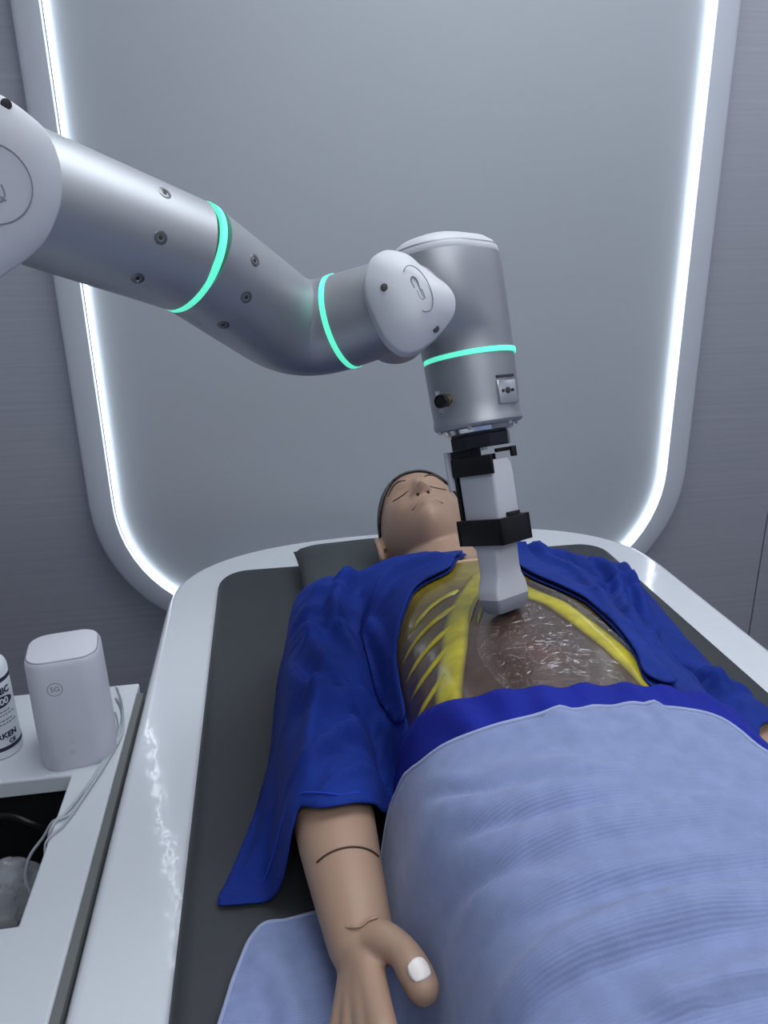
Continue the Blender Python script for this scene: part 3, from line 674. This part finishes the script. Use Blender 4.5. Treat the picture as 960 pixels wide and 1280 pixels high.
# --- shirt
CL=[([(-.034,.956),(-.121,.95),(-.159,.921),(-.173,.889),(-.164,.822),(-.154,.711)],.010,.011),([(-.182,1.003),(-.212,.935),(-.209,.865),(-.189,.828)],.010,.013),
 ([(-.255,.93),(-.245,.83),(-.211,.768),(-.185,.759),(-.167,.691)],.010,.013),([(-.297,.91),(-.262,.76),(-.203,.757)],.009,.012),([(-.06,1.02),(-.15,1.0),(-.196,.987),(-.25,.955)],.008,.012),
 ([(-.261,.648),(-.209,.711)],.007,.010),([(-.24,.80),(-.262,.702),(-.274,.635)],.008,.012),([(-.145,.90),(-.19,.90),(-.235,.88)],-.007,.010),([(-.22,.82),(-.20,.72),(-.19,.66)],-.008,.010),([(-.31,.78),(-.315,.70),(-.335,.64)],.006,.012)]
CR=[([(.06,1.01),(.106,.882),(.082,.733),(.066,.64),(.076,.578)],.007,.010),([(.17,1.02),(.195,.941),(.125,.783),(.104,.70)],.011,.013),([(.235,1.0),(.219,.954),(.21,.896),(.198,.858)],.010,.012),([(.11,.68),(.18,.77),(.226,.686)],.008,.010),
 ([(.14,.95),(.15,.86),(.17,.78)],-.008,.012),([(.04,.98),(.10,.96),(.17,.99)],.007,.011),([(.14,.66),(.19,.67),(.24,.70)],-.006,.012)]
r2=np.random.default_rng(11)
for k in range(22):      # fine pulls radiating from the armpit and along the sleeve
    y0=r2.uniform(.66,.96); x0=-.175-r2.uniform(0,.05); a=math.pi+r2.normal(.25 if y0<.8 else -.15,.45); ln=r2.uniform(.05,.13); p_=[(x0,y0)]
    for q_ in range(3): a+=r2.normal(0,.18); p_.append((max(-.315,p_[-1][0]+ln/3*math.cos(a)),p_[-1][1]+ln/3*math.sin(a)))
    CL.append((p_,r2.choice([-1,1,1])*r2.uniform(.0025,.0045),r2.uniform(.0045,.0075)))
    y0=r2.uniform(.66,1.0); x0=.10+r2.uniform(0,.06); a=r2.normal(-.2,.6); p_=[(x0,y0)]
    for q_ in range(3): a+=r2.normal(0,.2); p_.append((min(.30,p_[-1][0]+ln/3*math.cos(a)),p_[-1][1]+ln/3*math.sin(a)))
    CR.append((p_,r2.choice([-1,1,1])*r2.uniform(.0025,.0045),r2.uniform(.0045,.0075)))
def shirt_z(C):
    def zf(x,y):
        z=sample(F_SHIRT,x,y)+.002*fbm(x,y,22,1)+.0012*fbm(x,y,55,2)
        for L,a,w_ in C: z=z+crease(x,y,L,a*2.2,w_*.8)
        floor_=np.maximum(sample(BS,x,y)+.002,.7035); z=np.maximum(z,floor_); k=np.clip(np.minimum(dline(x,y,LAPL),dline(x,y,LAPR))/.028,0,1); ch_=np.maximum(chest_z(x,y),.70)+.0035; z2=ch_+(z-ch_)*(.12+.88*k); return np.where(np.abs(x)<TW(y)*.96,z2,z)
    return zf
LAPL=[(-.012,1.005),(-.038,.957),(-.063,.908),(-.110,.882),(-.134,.844),(-.147,.817),(-.154,.788),(-.158,.747),(-.159,.690),(-.160,.62)]
LAPR=[(.022,1.02),(.018,.95),(.026,.885),(.034,.842),(.052,.803),(.067,.76),(.070,.698),(.064,.634),(.054,.585)]
PL=[(-.012,1.005),(-.038,.957),(-.063,.908),(-.110,.882),(-.134,.844),(-.147,.817),(-.154,.788),(-.158,.747),(-.159,.690),(-.160,.62),(-.172,.60),(-.187,.62),(-.203,.602),(-.222,.588),(-.242,.581),(-.262,.584),(-.280,.600),(-.289,.592),(-.303,.588),(-.322,.596),(-.350,.598),(-.367,.604),(-.356,.640),(-.338,.700),(-.314,.80),(-.304,.90),(-.296,.985),(-.275,1.045),(-.235,1.078),(-.17,1.092),(-.11,1.10),(-.075,1.085),(-.045,1.06),(-.022,1.035)]
PR=[(.022,1.02),(.018,.95),(.026,.885),(.034,.842),(.052,.803),(.067,.76),(.070,.698),(.064,.634),(.054,.585),(.075,.56),(.12,.565),(.17,.585),(.205,.612),(.222,.636),(.240,.644),(.258,.655),(.274,.68),(.280,.72),(.280,.84),(.282,.95),(.280,1.03),(.250,1.072),(.17,1.10),(.085,1.10),(.045,1.07)]
sv=MB()
v,f=patch(PL,.0048,shirt_z(CL)); sv.add(v,f); v,f=patch(PR,.0048,shirt_z(CR)); sv.add(v,f)
sh=sv.obj('shirt','shirt',man); s_=sh.modifiers.new('s','SOLIDIFY'); s_.thickness=.0018; s_.offset=0
# folded-back front edges
for poly,C in (([(-.020,1.000),(-.040,.957),(-.064,.909),(-.110,.883),(-.134,.845),(-.147,.818),(-.154,.788),(-.158,.747),(-.160,.700),(-.168,.715),(-.176,.77),(-.182,.83),(-.184,.885),(-.172,.925),(-.135,.950),(-.095,.968),(-.055,1.000)],CL),
               ([(.026,.95),(.028,.885),(.036,.842),(.053,.803),(.067,.76),(.0705,.698),(.0645,.634),(.0555,.590),(.078,.575),(.088,.63),(.094,.70),(.092,.765),(.083,.815),(.072,.86),(.066,.91),(.066,.96),(.05,.99)],CR)):
    z0=shirt_z(C)
    v,f=patch(poly,.0048,lambda x,y:z0(x,y)+.0030+.0035*np.clip(dline(x,y,poly[len(poly)//2:])*0+1,0,1)); o=obj('lapel',v,f,'shirt',sh); q_=o.modifiers.new('s','SOLIDIFY'); q_.thickness=.0022; q_.offset=0
# stitched sleeve hem
zf=shirt_z(CL)
hp=np.array([(-.205,.612),(-.223,.600),(-.242,.593),(-.260,.596),(-.280,.614),(-.295,.624),(-.322,.620),(-.350,.611)]); hz=zf(hp[:,0],hp[:,1])
st=tube('hem_stitch',[(a,b,c+.0006) for (a,b),c in zip(hp,hz)],.0008,'thread',sh,n=6,k=6)
# button on the right lapel
bz=float(shirt_z(CR)(np.array([.059]),np.array([.863]))[0]); v,f=lathe([(-.001,.0050),(.0012,.0054),(.002,.0050),(.0016,.0036),(.0014,.0001)],(.059,.863,bz+.0012),(-.05,-.15,1),24); bt=obj('button',v,f,'button',sh); bt['label']='white round shirt button'
# trousers
PT=[(-.19,.63),(-.182,.650),(-.174,.667),(-.168,.668),(-.160,.654),(-.131,.622),(-.09,.601),(-.033,.586),(.042,.577),(.093,.568),(.135,.572),(.165,.59),(.182,.60),(.19,.50),(.19,.38),(.0,.36),(-.19,.38),(-.195,.55)]
def tr_z(x,y):
    z=sample(F_TROUS,x,y)+.004*np.sin(x*170+3*np.sin(y*30))*np.exp(-((y-.585)/.05)**2)*.6+.002*fbm(x,y,35,5)
    for L,a,w_ in (([(-.14,.62),(-.12,.55),(-.12,.5)],.006,.010),([(.03,.57),(.035,.53),(.03,.50)],.006,.006),([(.05,.57),(.058,.53),(.06,.5)],-.006,.006),([(-.06,.585),(-.05,.54),(-.04,.5)],.005,.012),([(.1,.56),(.11,.51)],.006,.008)): z=z+crease(x,y,L,a,w_)
    return np.maximum(z,sample(T,x,y)+.006)
v,f=patch(PT,.005,tr_z); tr=obj('trousers',v,f,'trousers',man); s_=tr.modifiers.new('s','SOLIDIFY'); s_.thickness=.002; s_.offset=0
# --- blanket
PB=[(-.212,.580),(-.204,.588),(-.197,.600),(-.191,.603),(-.184,.592),(-.167,.561),(-.121,.546),(-.05,.543),(.009,.541),(.057,.530),(.087,.514),(.106,.474),(.16,.455),(.20,.44),(.29,.43),(.37,.40),(.385,.2),(.385,-.50),(0,-.55),(-.385,-.50),(-.385,.2),(-.375,.40),(-.358,.472),(-.346,.518),(-.326,.562),(-.30,.566),(-.276,.568),(-.245,.572),(-.225,.572)]
CB=[([(-.18,.534),(-.136,.49),(-.042,.475)],.005,.011),([(-.201,.546),(-.176,.485),(-.12,.457),(-.03,.456)],.007,.013),([(-.202,.497),(-.173,.444),(-.108,.421),(.025,.414)],.007,.012),([(-.195,.426),(-.162,.394),(-.099,.383),(.032,.376)],.007,.013),([(-.178,.334),(-.138,.335),(-.047,.339),(.011,.34)],.009,.013),([(-.183,.401),(-.149,.399),(-.074,.388),(.02,.385)],-.004,.009),([(-.127,.521),(.007,.506),(.069,.487)],-.003,.012),([(-.192,.549),(-.16,.5),(-.089,.474)],-.004,.009),
 ([(-.33,.54),(-.30,.48),(-.29,.40)],.008,.014),([(-.28,.55),(-.262,.45),(-.255,.36)],.006,.014),([(-.35,.47),(-.33,.42),(-.325,.34)],.005,.012)]
CB+=[([(a_+.006,b_-.011-.004*i_) for i_,(a_,b_) in enumerate(L_)],-.0035,.006) for L_,_a,_w in CB[:6]]+[([(a_+.012,b_+.009) for a_,b_ in L_],.0026,.005) for L_,_a,_w in CB[1:6]]
SPL=[(-.094,.287),(-.066,.286),(-.024,.289),(.03,.296)]
def bl_z(x,y):
    z=sample(F_BLANK,x,y)+.0035*fbm(x,y,14,9)+.0012*fbm(x,y,40,4)
    for L,a,w_ in CB: z=z+crease(x,y,L,a*1.6,w_*1.05)
    e=np.interp(x,[p[0] for p in SPL],[p[1] for p in SPL]); inx=np.clip((x+.10)/.02,0,1)
    z=z-.024*np.clip((e-y)/.003,0,1)*inx+.010*np.exp(-((y-e-.004)/.010)**2)*inx
    under=np.where((np.abs(x)<.19)&(y>.39)&(y<.68),tr_z(x,y)+.0045,.70); return np.maximum(z,np.maximum.reduce([sample(T,x,y)+.010,np.full(len(x),.7035),under]))
v,f=patch(PB,.005,bl_z); bl=obj('blanket',v,f,'blanket'); s_=bl.modifiers.new('s','SOLIDIFY'); s_.thickness=.003; s_.offset=.0
tag(bl,'pale blue knitted blanket spread over the manikin waist and legs','blanket')
Bq=catmull([(a,b,0) for a,b in PB[:14]],6)[:,:2]; Bz=bl_z(Bq[:,0],Bq[:,1])
h_=tube('blanket_hem',[(a,b,c+.001) for (a,b),c in zip(Bq,Bz)],.0022,'hem',bl,n=8,k=2)
Bq=catmull([(a,b,0) for a,b in PB[21:]+PB[:1]],6)[:,:2]; Bz=bl_z(Bq[:,0],Bq[:,1])
tube('blanket_hem',[(a,b,c+.001) for (a,b),c in zip(Bq,Bz)],.0022,'hem',bl,n=8,k=2)

# ------------------------------------------------------------------ robot arm
V3=lambda *a:np.array(a,float)
A=V3(-.4571,.6675,1.3587);R1=V3(-.3443,.7351,1.3099);M1=V3(-.2805,.7708,1.2715);M2=V3(-.2484,.7992,1.2446);BE=V3(-.2452,.8247,1.2278);R2=V3(-.2008,.8022,1.2427);EN=V3(-.1381,.7703,1.2637);CP=V3(-.1461,.7239,1.2656)
WT=V3(-.0718,.8641,1.3047);R3=V3(-.0597,.8305,1.1965);FL=V3(-.0524,.8095,1.1276);TIP=V3(-.0340,.7479,.9246);BC=V3(-.4611,.6160,1.3632)
rob=empty('robot_arm',(-1.05,.55,0),'silver robot arm with white joint caps and green light rings reaching over the manikin','robot arm')
def sw(name,P,r,m,n=64,k=10,smooth_path=True):
    Q=catmull(P,k) if smooth_path else np.array(P); rr=r if np.isscalar(r) else np.interp(np.linspace(0,1,len(Q)),np.linspace(0,1,len(r)),r)
    v,f=sweep(Q,rr,n); return obj(name,v,f,m,rob,auto=35)
unit=lambda a:a/np.linalg.norm(a)
nb,b1,b2=basis((.2552,-.9663,-.0344)); ns,s1,s2=basis((-.0053,-.9266,.3759))
t1=unit(unit(R1-A)+unit(BE-R1))
# base and upper arm, outside the frame to the left
SH=V3(-1.05,.55,1.30)
v,f=lathe([(0,.11),(.02,.11),(.025,.075),(.72,.07),(.74,.075),(.95,.06),(1.22,.06)],(-1.05,.55,0),(0,0,1),48); obj('base_column',v,f,'silver',rob,auto=35)
v,f=lathe([(-.07,.04),(-.065,.055),(.10,.056),(.105,.045)],SH,nb*-1,48); obj('shoulder_housing',v,f,'silver',rob,auto=35)
bk=unit(V3(-.4611+.283,.6160,1.3632-1.32)); EB=BC+bk*.06
sw('upper_arm',[SH,SH+V3(.2,.06,.02),EB],[.055,.05,.05],'silver',smooth_path=False)
v,f=lathe([(.006,.038),(.010,.043),(.075,.044),(.085,.043),(.092,.036)],BC,bk,64); obj('elbow_housing',v,f,'silver',rob,auto=35)
fore=sw('forearm_tube',[A-unit(R1-A)*.02,A+unit(R1-A)*.03,R1-unit(R1-A)*.03,R1-unit(R1-A)*.001],[.0512,.0510,.0503,.0500],'silver',smooth_path=False)
def light_ring(c,ax,r):
    v,f=lathe([(-.0027,r-.003),(-.0027,r+.0007),(.0027,r+.0007),(.0027,r-.003)],c,ax,72,cap=False); o=obj('light_ring',v,f,'ring',rob,auto=30); o['label']='glowing green light ring'
light_ring(R1,t1,.0500)
t2=unit(EN-R2)
uu=unit(BE-R1); p0=BE-uu*.043; p2=R2-t2*.006
wl=sw('elbow_link',[R1+t1*.0022]+[R1+t1*.0022*(1-k)+(p0-R1)*k for k in (.3,.6,.9)]+[p0*(1-t)**2+2*BE*t*(1-t)+p2*t*t for t in np.linspace(.0,1,14)[0:]]+[R2-t2*.0022],[.0500,.0502,.0500,.0498,.0496,.0494,.049,.0486,.0484,.0482,.0482],'silver',k=3)
light_ring(R2,t2,.0480)
sw('wrist_tube',[R2+t2*.0022,R2+t2*.03,EN+t2*.006],[.0478,.0465,.044],'silver')
v,f=lathe([(.004,.030),(.010,.036),(.05,.0385),(.105,.0385),(.112,.03)],CP+s2*.006,-ns,64); obj('joint_housing',v,f,'silver',rob,auto=35)
# rounded joint caps
def joint_cap(outline,c,n,e1,e2,t0,hd,name,pw=4.2):
    O=catmull([(a,b,0) for a,b in outline],5,True)[:,:2]; O0=O.mean(0)*0; v=[];f=[];k=len(O)
    rings=[(1-.03,-t0),(1,-t0*.9),(1,-.001)]+[(s,hd*(1-s**pw)) for s in (.985,.965,.94,.9,.84,.76,.66,.54,.4,.24,.08)]
    for s,z in rings: v+=[c+e1*p[0]*s+e2*p[1]*s+n*z for p in O]
    for i in range(len(rings)-1):
        for j in range(k): f.append((i*k+j,i*k+(j+1)%k,(i+1)*k+(j+1)%k,(i+1)*k+j))
    f.append(tuple(range(k))); f.append(tuple((len(rings)-1)*k+j for j in range(k))); return obj(name,v,f,'cap',rob,auto=80)
OS=[(-.0411,.0246),(-.0346,.041),(-.0251,.0483),(-.0151,.0504),(.0012,.0455),(.0136,.034),(.0266,.0238),(.037,.0149),(.043,.0033),(.0411,-.0119),(.0325,-.0238),(.0234,-.0326),(.0137,-.0398),(.0041,-.0454),(-.0081,-.0472),(-.0182,-.0416),(-.0272,-.0307),(-.0354,-.0102),(-.0407,.0088)]
OB=[(-.0172,.0552),(-.0019,.0597),(.012,.0556),(.0255,.0464),(.0379,.0339),(.0435,.0156),(.0429,-.0028),(.0369,-.0216),(.0217,-.0434),(-.0083,-.0636),(-.0313,-.0761),(-.055,-.079),(-.072,-.066),(-.078,-.040),(-.074,-.008),(-.060,.022),(-.042,.042)]
jc=joint_cap(OS,CP,ns,s1,s2,.018,.017,'joint_cap',2.8); bc=joint_cap(OB,BC,nb,b1,b2,.016,.011,'elbow_cap')
def emblem(par,c,n,e1,e2,cen,r,h,sq=1):
    tl=.30 if sq<1 else 0
    T3=lambda x,y:c+e1*(cen[0]+x*r*sq-y*r*-tl*-1)+e2*(cen[1]+y*r)+n*h
    tube('emblem',[T3(math.cos(t),math.sin(t)) for t in np.linspace(-1.9,2.3,24)],.0005,'groove',par,n=6,k=2)
    a=[(-.30,.02),(-.34,.34),(-.12,.52),(.14,.40),(.14,.08),(.12,-.24),(.30,-.42)]
    tube('emblem',[T3(x,y) for x,y in a],.0007,'groove',par,n=6,k=5)
    tube('emblem',[T3(-x*.9-.02,-y*.9) for x,y in a[:5]],.0007,'groove',par,n=6,k=5)
emblem(jc,CP,ns,s1,s2,(.0051,.0074),.0215,.0164,.52); emblem(bc,BC,nb,b1,b2,(-.003,-.0005),.0262,.0110)
def disc(name,p,n,r,h,m,par,k=20,inner=None):
    v,f=lathe([(-.0015,r),(h,r),(h+.0002,r*.86)],p,n,k); return obj(name,v,f,m,par,auto=30)
def capz(p,O,hd,pw=4.2):
    P=np.array(O); ang=math.atan2(p[1],p[0]); A_=np.arctan2(P[:,1],P[:,0]); i=np.argmin(np.abs((A_-ang+math.pi)%(2*math.pi)-math.pi)); s=np.hypot(*p)/np.hypot(*P[i]); return hd*(1-min(s,1)**pw)
for p in ((-.0256,.0106),(.0207,-.0272)): 
    q=CP+s1*p[0]+s2*p[1]+ns*capz(p,OS,.017,2.8); disc('screw_hole',q,ns,.0034,.0004,'hole',jc)
p=(.0149,.0494); disc('screw_hole',BC+b1*p[0]+b2*p[1]+nb*capz(p,OB,.011),nb,.0036,.0006,'hole',bc)
for (p,n,par) in (((-.3542,.6871,1.3599),(.5758,-.4876,.6563),fore),((-.3590,.6674,1.3258),(.5044,-.8630,-.0290),fore),((-.3813,.6720,1.2950),(.1431,-.7250,-.6737),fore),((-.2817,.7174,1.3089),(.6108,-.7052,.3602),wl),((-.2941,.7094,1.2730),(.3088,-.8960,-.3191),wl),((-.3191,.7247,1.2496),(-.1604,-.5759,-.8016),wl)):
    p=np.array(p);n=unit(np.array(n)); bv_=BVHTree.FromPolygons([v_.co for v_ in par.data.vertices],[list(q_.vertices) for q_ in par.data.polygons]); hit_=bv_.ray_cast(Vector(p+n*.03),Vector(-n)); n=np.array(hit_[1]) if hit_[0] else n; n=n if n@(np.array((-.283,0,1.32))-p)>-1 else n; p=np.array(hit_[0]) if hit_[0] else p; p=p-n*.0004; v,f=lathe([(-.003,.0056),(.0006,.0056),(.0009,.0050),(.0009,.0030),(.0002,.0026)],p,n,24); s_=obj('screw',v,f,'screw',par,auto=30)
    v,f=lathe([(.0003,.0024),(.0005,.0020)],p,n,6); obj('hex_socket',v,f,'hole',rob).parent=par
# tool housing (vertical wrist)
ax=unit(TIP-WT); Lf=float((FL-WT)@ax); L3=float((R3-WT)@ax)
sd=(CP-ns*.07)-WT; sd=unit(sd-(sd@ax)*ax); sn=np.cross(ax,sd)
def stad(r,z,ext,n=40):
    P=[]
    for i in range(n+1):
        a=-math.pi/2+math.pi*i/n; P.append(WT+ax*z-sd*r*math.cos(a)+sn*r*math.sin(a))
    for i in range(n+1):
        a=math.pi/2+math.pi*i/n; P.append(WT+ax*z+sd*(ext-r*math.cos(a))+sn*r*math.sin(a))
    return P
def stack(L):
    v=[];f=[]; n=82
    for r,z,e in L: v+=stad(r,z,e)
    for i in range(len(L)-1):
        for k in range(n): f.append((i*n+k,i*n+(k+1)%n,(i+1)*n+(k+1)%n,(i+1)*n+k))
    f+=[tuple(range(n)),tuple((len(L)-1)*n+k for k in range(n))]; return v,f
v,f=stack([(.0485,.0,.030),(.0505,.010,.030),(.0512,.028,.029),(.0514,.05,.025),(.0514,.07,.016),(.0512,.085,.006),(.0510,.095,.0),(.0508,L3-.0027,.0)]); hs=obj('tool_housing',v,f,'silver',rob,auto=35)
v,f=stack([(.012,-.0165,.02),(.026,-.0145,.025),(.038,-.010,.028),(.0455,-.004,.030),(.0490,.002,.030),(.0502,.0085,.030),(.0495,.0095,.030)]); tc=obj('top_cap',v,f,'cap',rob,auto=50); tc['label']='white domed cap'
light_ring(R3,ax,.0503)
v,f=lathe([(L3+.0027,.0502),(L3+.05,.0492),(Lf-.006,.0486),(Lf-.004,.0492),(Lf+.001,.0496),(Lf+.004,.0478),(Lf+.0055,.0420),(Lf+.006,.034)],WT,ax,72); fh=obj('flange_housing',v,f,'silver',rob,auto=35)
v,f=lathe([(Lf+.005,.0405),(Lf+.010,.0385),(Lf+.013,.033)],WT,ax,64); obj('flange_ring',v,f,'silver2',rob,auto=35)
for k in range(6):
    a=math.radians(60*k+15); e1_=unit(np.cross(ax,[0,0,1.0])) if abs(ax[2])<.99 else V3(1,0,0); e2_=np.cross(ax,e1_); p=WT+ax*(Lf+.0055)+.0445*(math.cos(a)*e1_+math.sin(a)*e2_); disc('flange_bolt',p,ax,.0026,.0016,'silver2',fh)
# connector and button plate on the housing skin
def surf_frame(p,n): n=unit(np.array(n,float)); e2v=-ax-(-ax@n)*n; e2v=unit(e2v); e1v=np.cross(e2v,n); return np.array(p,float),n,e1v,e2v
p,n,ea,eb=surf_frame((-.0964,.7920,1.1557),(-1.04,-1.28,.23))
R_=Matrix((ea,eb,n)).transposed()
pc=p+eb*.001+ea*.004
MB().box(pc-n*.0035+n*.001,(.0135,.0125,.0035),R_,.0008).obj('connector_plate','silver2',fh,auto=40)
v,f=lathe([(-.001,.0085),(.004,.0085),(.0045,.0075)],pc,n,6); obj('connector_nut',v,f,'brass',fh,auto=30)
v,f=lathe([(.004,.0062),(.013,.0062),(.0135,.0055)],pc,n,28); obj('connector_barrel',v,f,'brass',fh,auto=30)
v,f=lathe([(.012,.0072),(.019,.0072),(.0195,.0062),(.0175,.0055)],pc,n,28); obj('connector_cap',v,f,'black',fh,auto=30)
p,n,ea,eb=surf_frame((-.0323,.7769,1.1675),(.4692,-.8300,.3017)); R_=Matrix((ea,eb,n)).transposed()
MB().box(p-n*.0045+n*.0012,(.0135,.0125,.0045),R_,.0008).obj('button_plate','silver2',fh,auto=40)
for dx,r in ((-.0072,.0018),(0,.0034),(.0072,.0018)): disc('hand_button',p+ea*dx+eb*.001+n*.0008,n,r,.0012,'hole',fh)
MB().box(p+eb*.0165-n*.0012,(.0125,.0014,.0022),R_,.0003).obj('button_slot','hole',fh,smooth=False)
# tool side: adaptor, bracket, clamps
vx=V3(.98786,-.15422,-.01855); vz=V3(.13924,.93213,-.33428)   # screen-right and away directions used as a turning reference for the tool
er=unit(vx-(vx@ax)*ax); ed=np.cross(ax,er)*1.0
if ed@vz<0: ed=-ed
ang=math.radians(40); q1=er*math.cos(ang)+ed*math.sin(ang); q2=-er*math.sin(ang)+ed*math.cos(ang)   # q1: face to the right, q2: face to the left-back
RT=Matrix((q1,q2,ax)).transposed()
AT=lambda d,a=0,b=0: TIP-ax*d+q1*a+q2*b
dT=float((TIP-FL)@ax)
v,f=lathe([(-.0075,.0325),(-.0065,.0338),(.0065,.0338),(.0075,.0325)],AT(dT-.0205),ax,8); ad=obj('tool_adaptor','' or v,f,'navy',rob,smooth=False)
disc('adaptor_bolt',AT(dT-.029)-ed*.02+er*.0,ax,.0035,.002,'silver2',ad)
cl=MB()
cl.box(AT(.163,-.0150,.0345),(.010,.0022,.022),RT,.0008); cl.obj('bracket_plate','probe',rob,auto=40)
cl=MB()
cl.box(AT(.135,-.0120,.0300),(.006,.0022,.050),RT,.0006); cl.box(AT(.1815,-.012,.012),(.008,.014,.0085),RT,.001)
cl.obj('clamp_spine','black',rob,auto=40)
def collar(name,d,hl,a0,a1,b0,b1,th,gap=False):
    c_=MB(); ca,cb_=(a0+a1)/2,(b0+b1)/2; ha,hb=(a1-a0)/2,(b1-b0)/2
    c_.box(AT(d,ca,b0-th/2),((ha+th) if not gap else ha*.40,th/2,hl),RT,.0008) if not gap else (c_.box(AT(d+.010,a1+.0005,b0-th/2),(.0042,th/2,hl*.55),RT,.0008),c_.box(AT(d+.0135,a1-.010,b0+.004),(.012,th/2,.0022),RT,.0008))
    c_.box(AT(d,ca,b1+th/2),(ha+th,th/2,hl),RT,.0008)
    c_.box(AT(d,a0-th/2,cb_),(th/2,hb+th,hl),RT,.0008)
    c_.box(AT(d,a1+th/2,cb_ if not gap else b1-hb*.5),(th/2,(hb+th) if not gap else hb*.5,hl),RT,.0008); return c_.obj(name,'black',rob,auto=40)
# probe: loft of rounded rectangles (half sizes along q1, q2)
HS_=[(.170,.0165,.0250,0),(.168,.0175,.0260,0),(.150,.0175,.0265,0),(.098,.0178,.0262,0),(.080,.0180,.020,0),(.072,.0185,.0165,0),(.050,.0190,.0150,0),(.040,.0205,.0150,0),(.031,.0250,.0152,0),(.022,.0265,.0155,0),(.0165,.0265,.0155,0)]
pv=[];pf=[]
for d,a,b,_ in HS_: pv+=[AT(d,x,y) for x,y in rrect(-a,a,-b,b,.004,4)]
n_=len(rrect(-1,1,-1,1,.1,4))
for i in range(len(HS_)-1):
    for k in range(n_): pf.append((i*n_+k,i*n_+(k+1)%n_,(i+1)*n_+(k+1)%n_,(i+1)*n_+k))
pf+=[tuple(range(n_)),tuple((len(HS_)-1)*n_+k for k in range(n_))]
pr=empty('ultrasound_probe',AT(0),'pale grey ultrasound probe held by black clamps with its head on the belly','probe')
obj('probe_body',pv,pf,'probe',pr,auto=30)
pv=[];pf=[];LS=[(.0165,.0265,.0155),(.010,.0262,.0150),(.003,.0235,.0125),(.0,.0215,.0105)]
for d,a,b in LS: pv+=[AT(d,x,y) for x,y in rrect(-a,a,-b,b,.004,4)]
for i in range(len(LS)-1):
    for k in range(n_): pf.append((i*n_+k,i*n_+(k+1)%n_,(i+1)*n_+(k+1)%n_,(i+1)*n_+k))
pf+=[tuple(range(n_)),tuple((len(LS)-1)*n_+k for k in range(n_))]; o=obj('probe_lens',pv,pf,'probe2',pr,auto=30); o['label']='darker grey probe lens'
collar('upper_clamp',.166,.0105,-.0180,.0180,-.0268,.0268,.0035,True)
collar('lower_clamp',.092,.0145,-.0195,.0195,-.0275,.0275,.0055)
MB().box(AT(.091,.0255,-.010),(.004,.012,.011),RT,.001).obj('clamp_latch','black',rob,auto=40)
MB().box(AT(.107,.004,-.026),(.010,.004,.004),RT,.001).obj('clamp_latch','black',rob,auto=40)
bpy.context.view_layer.update()
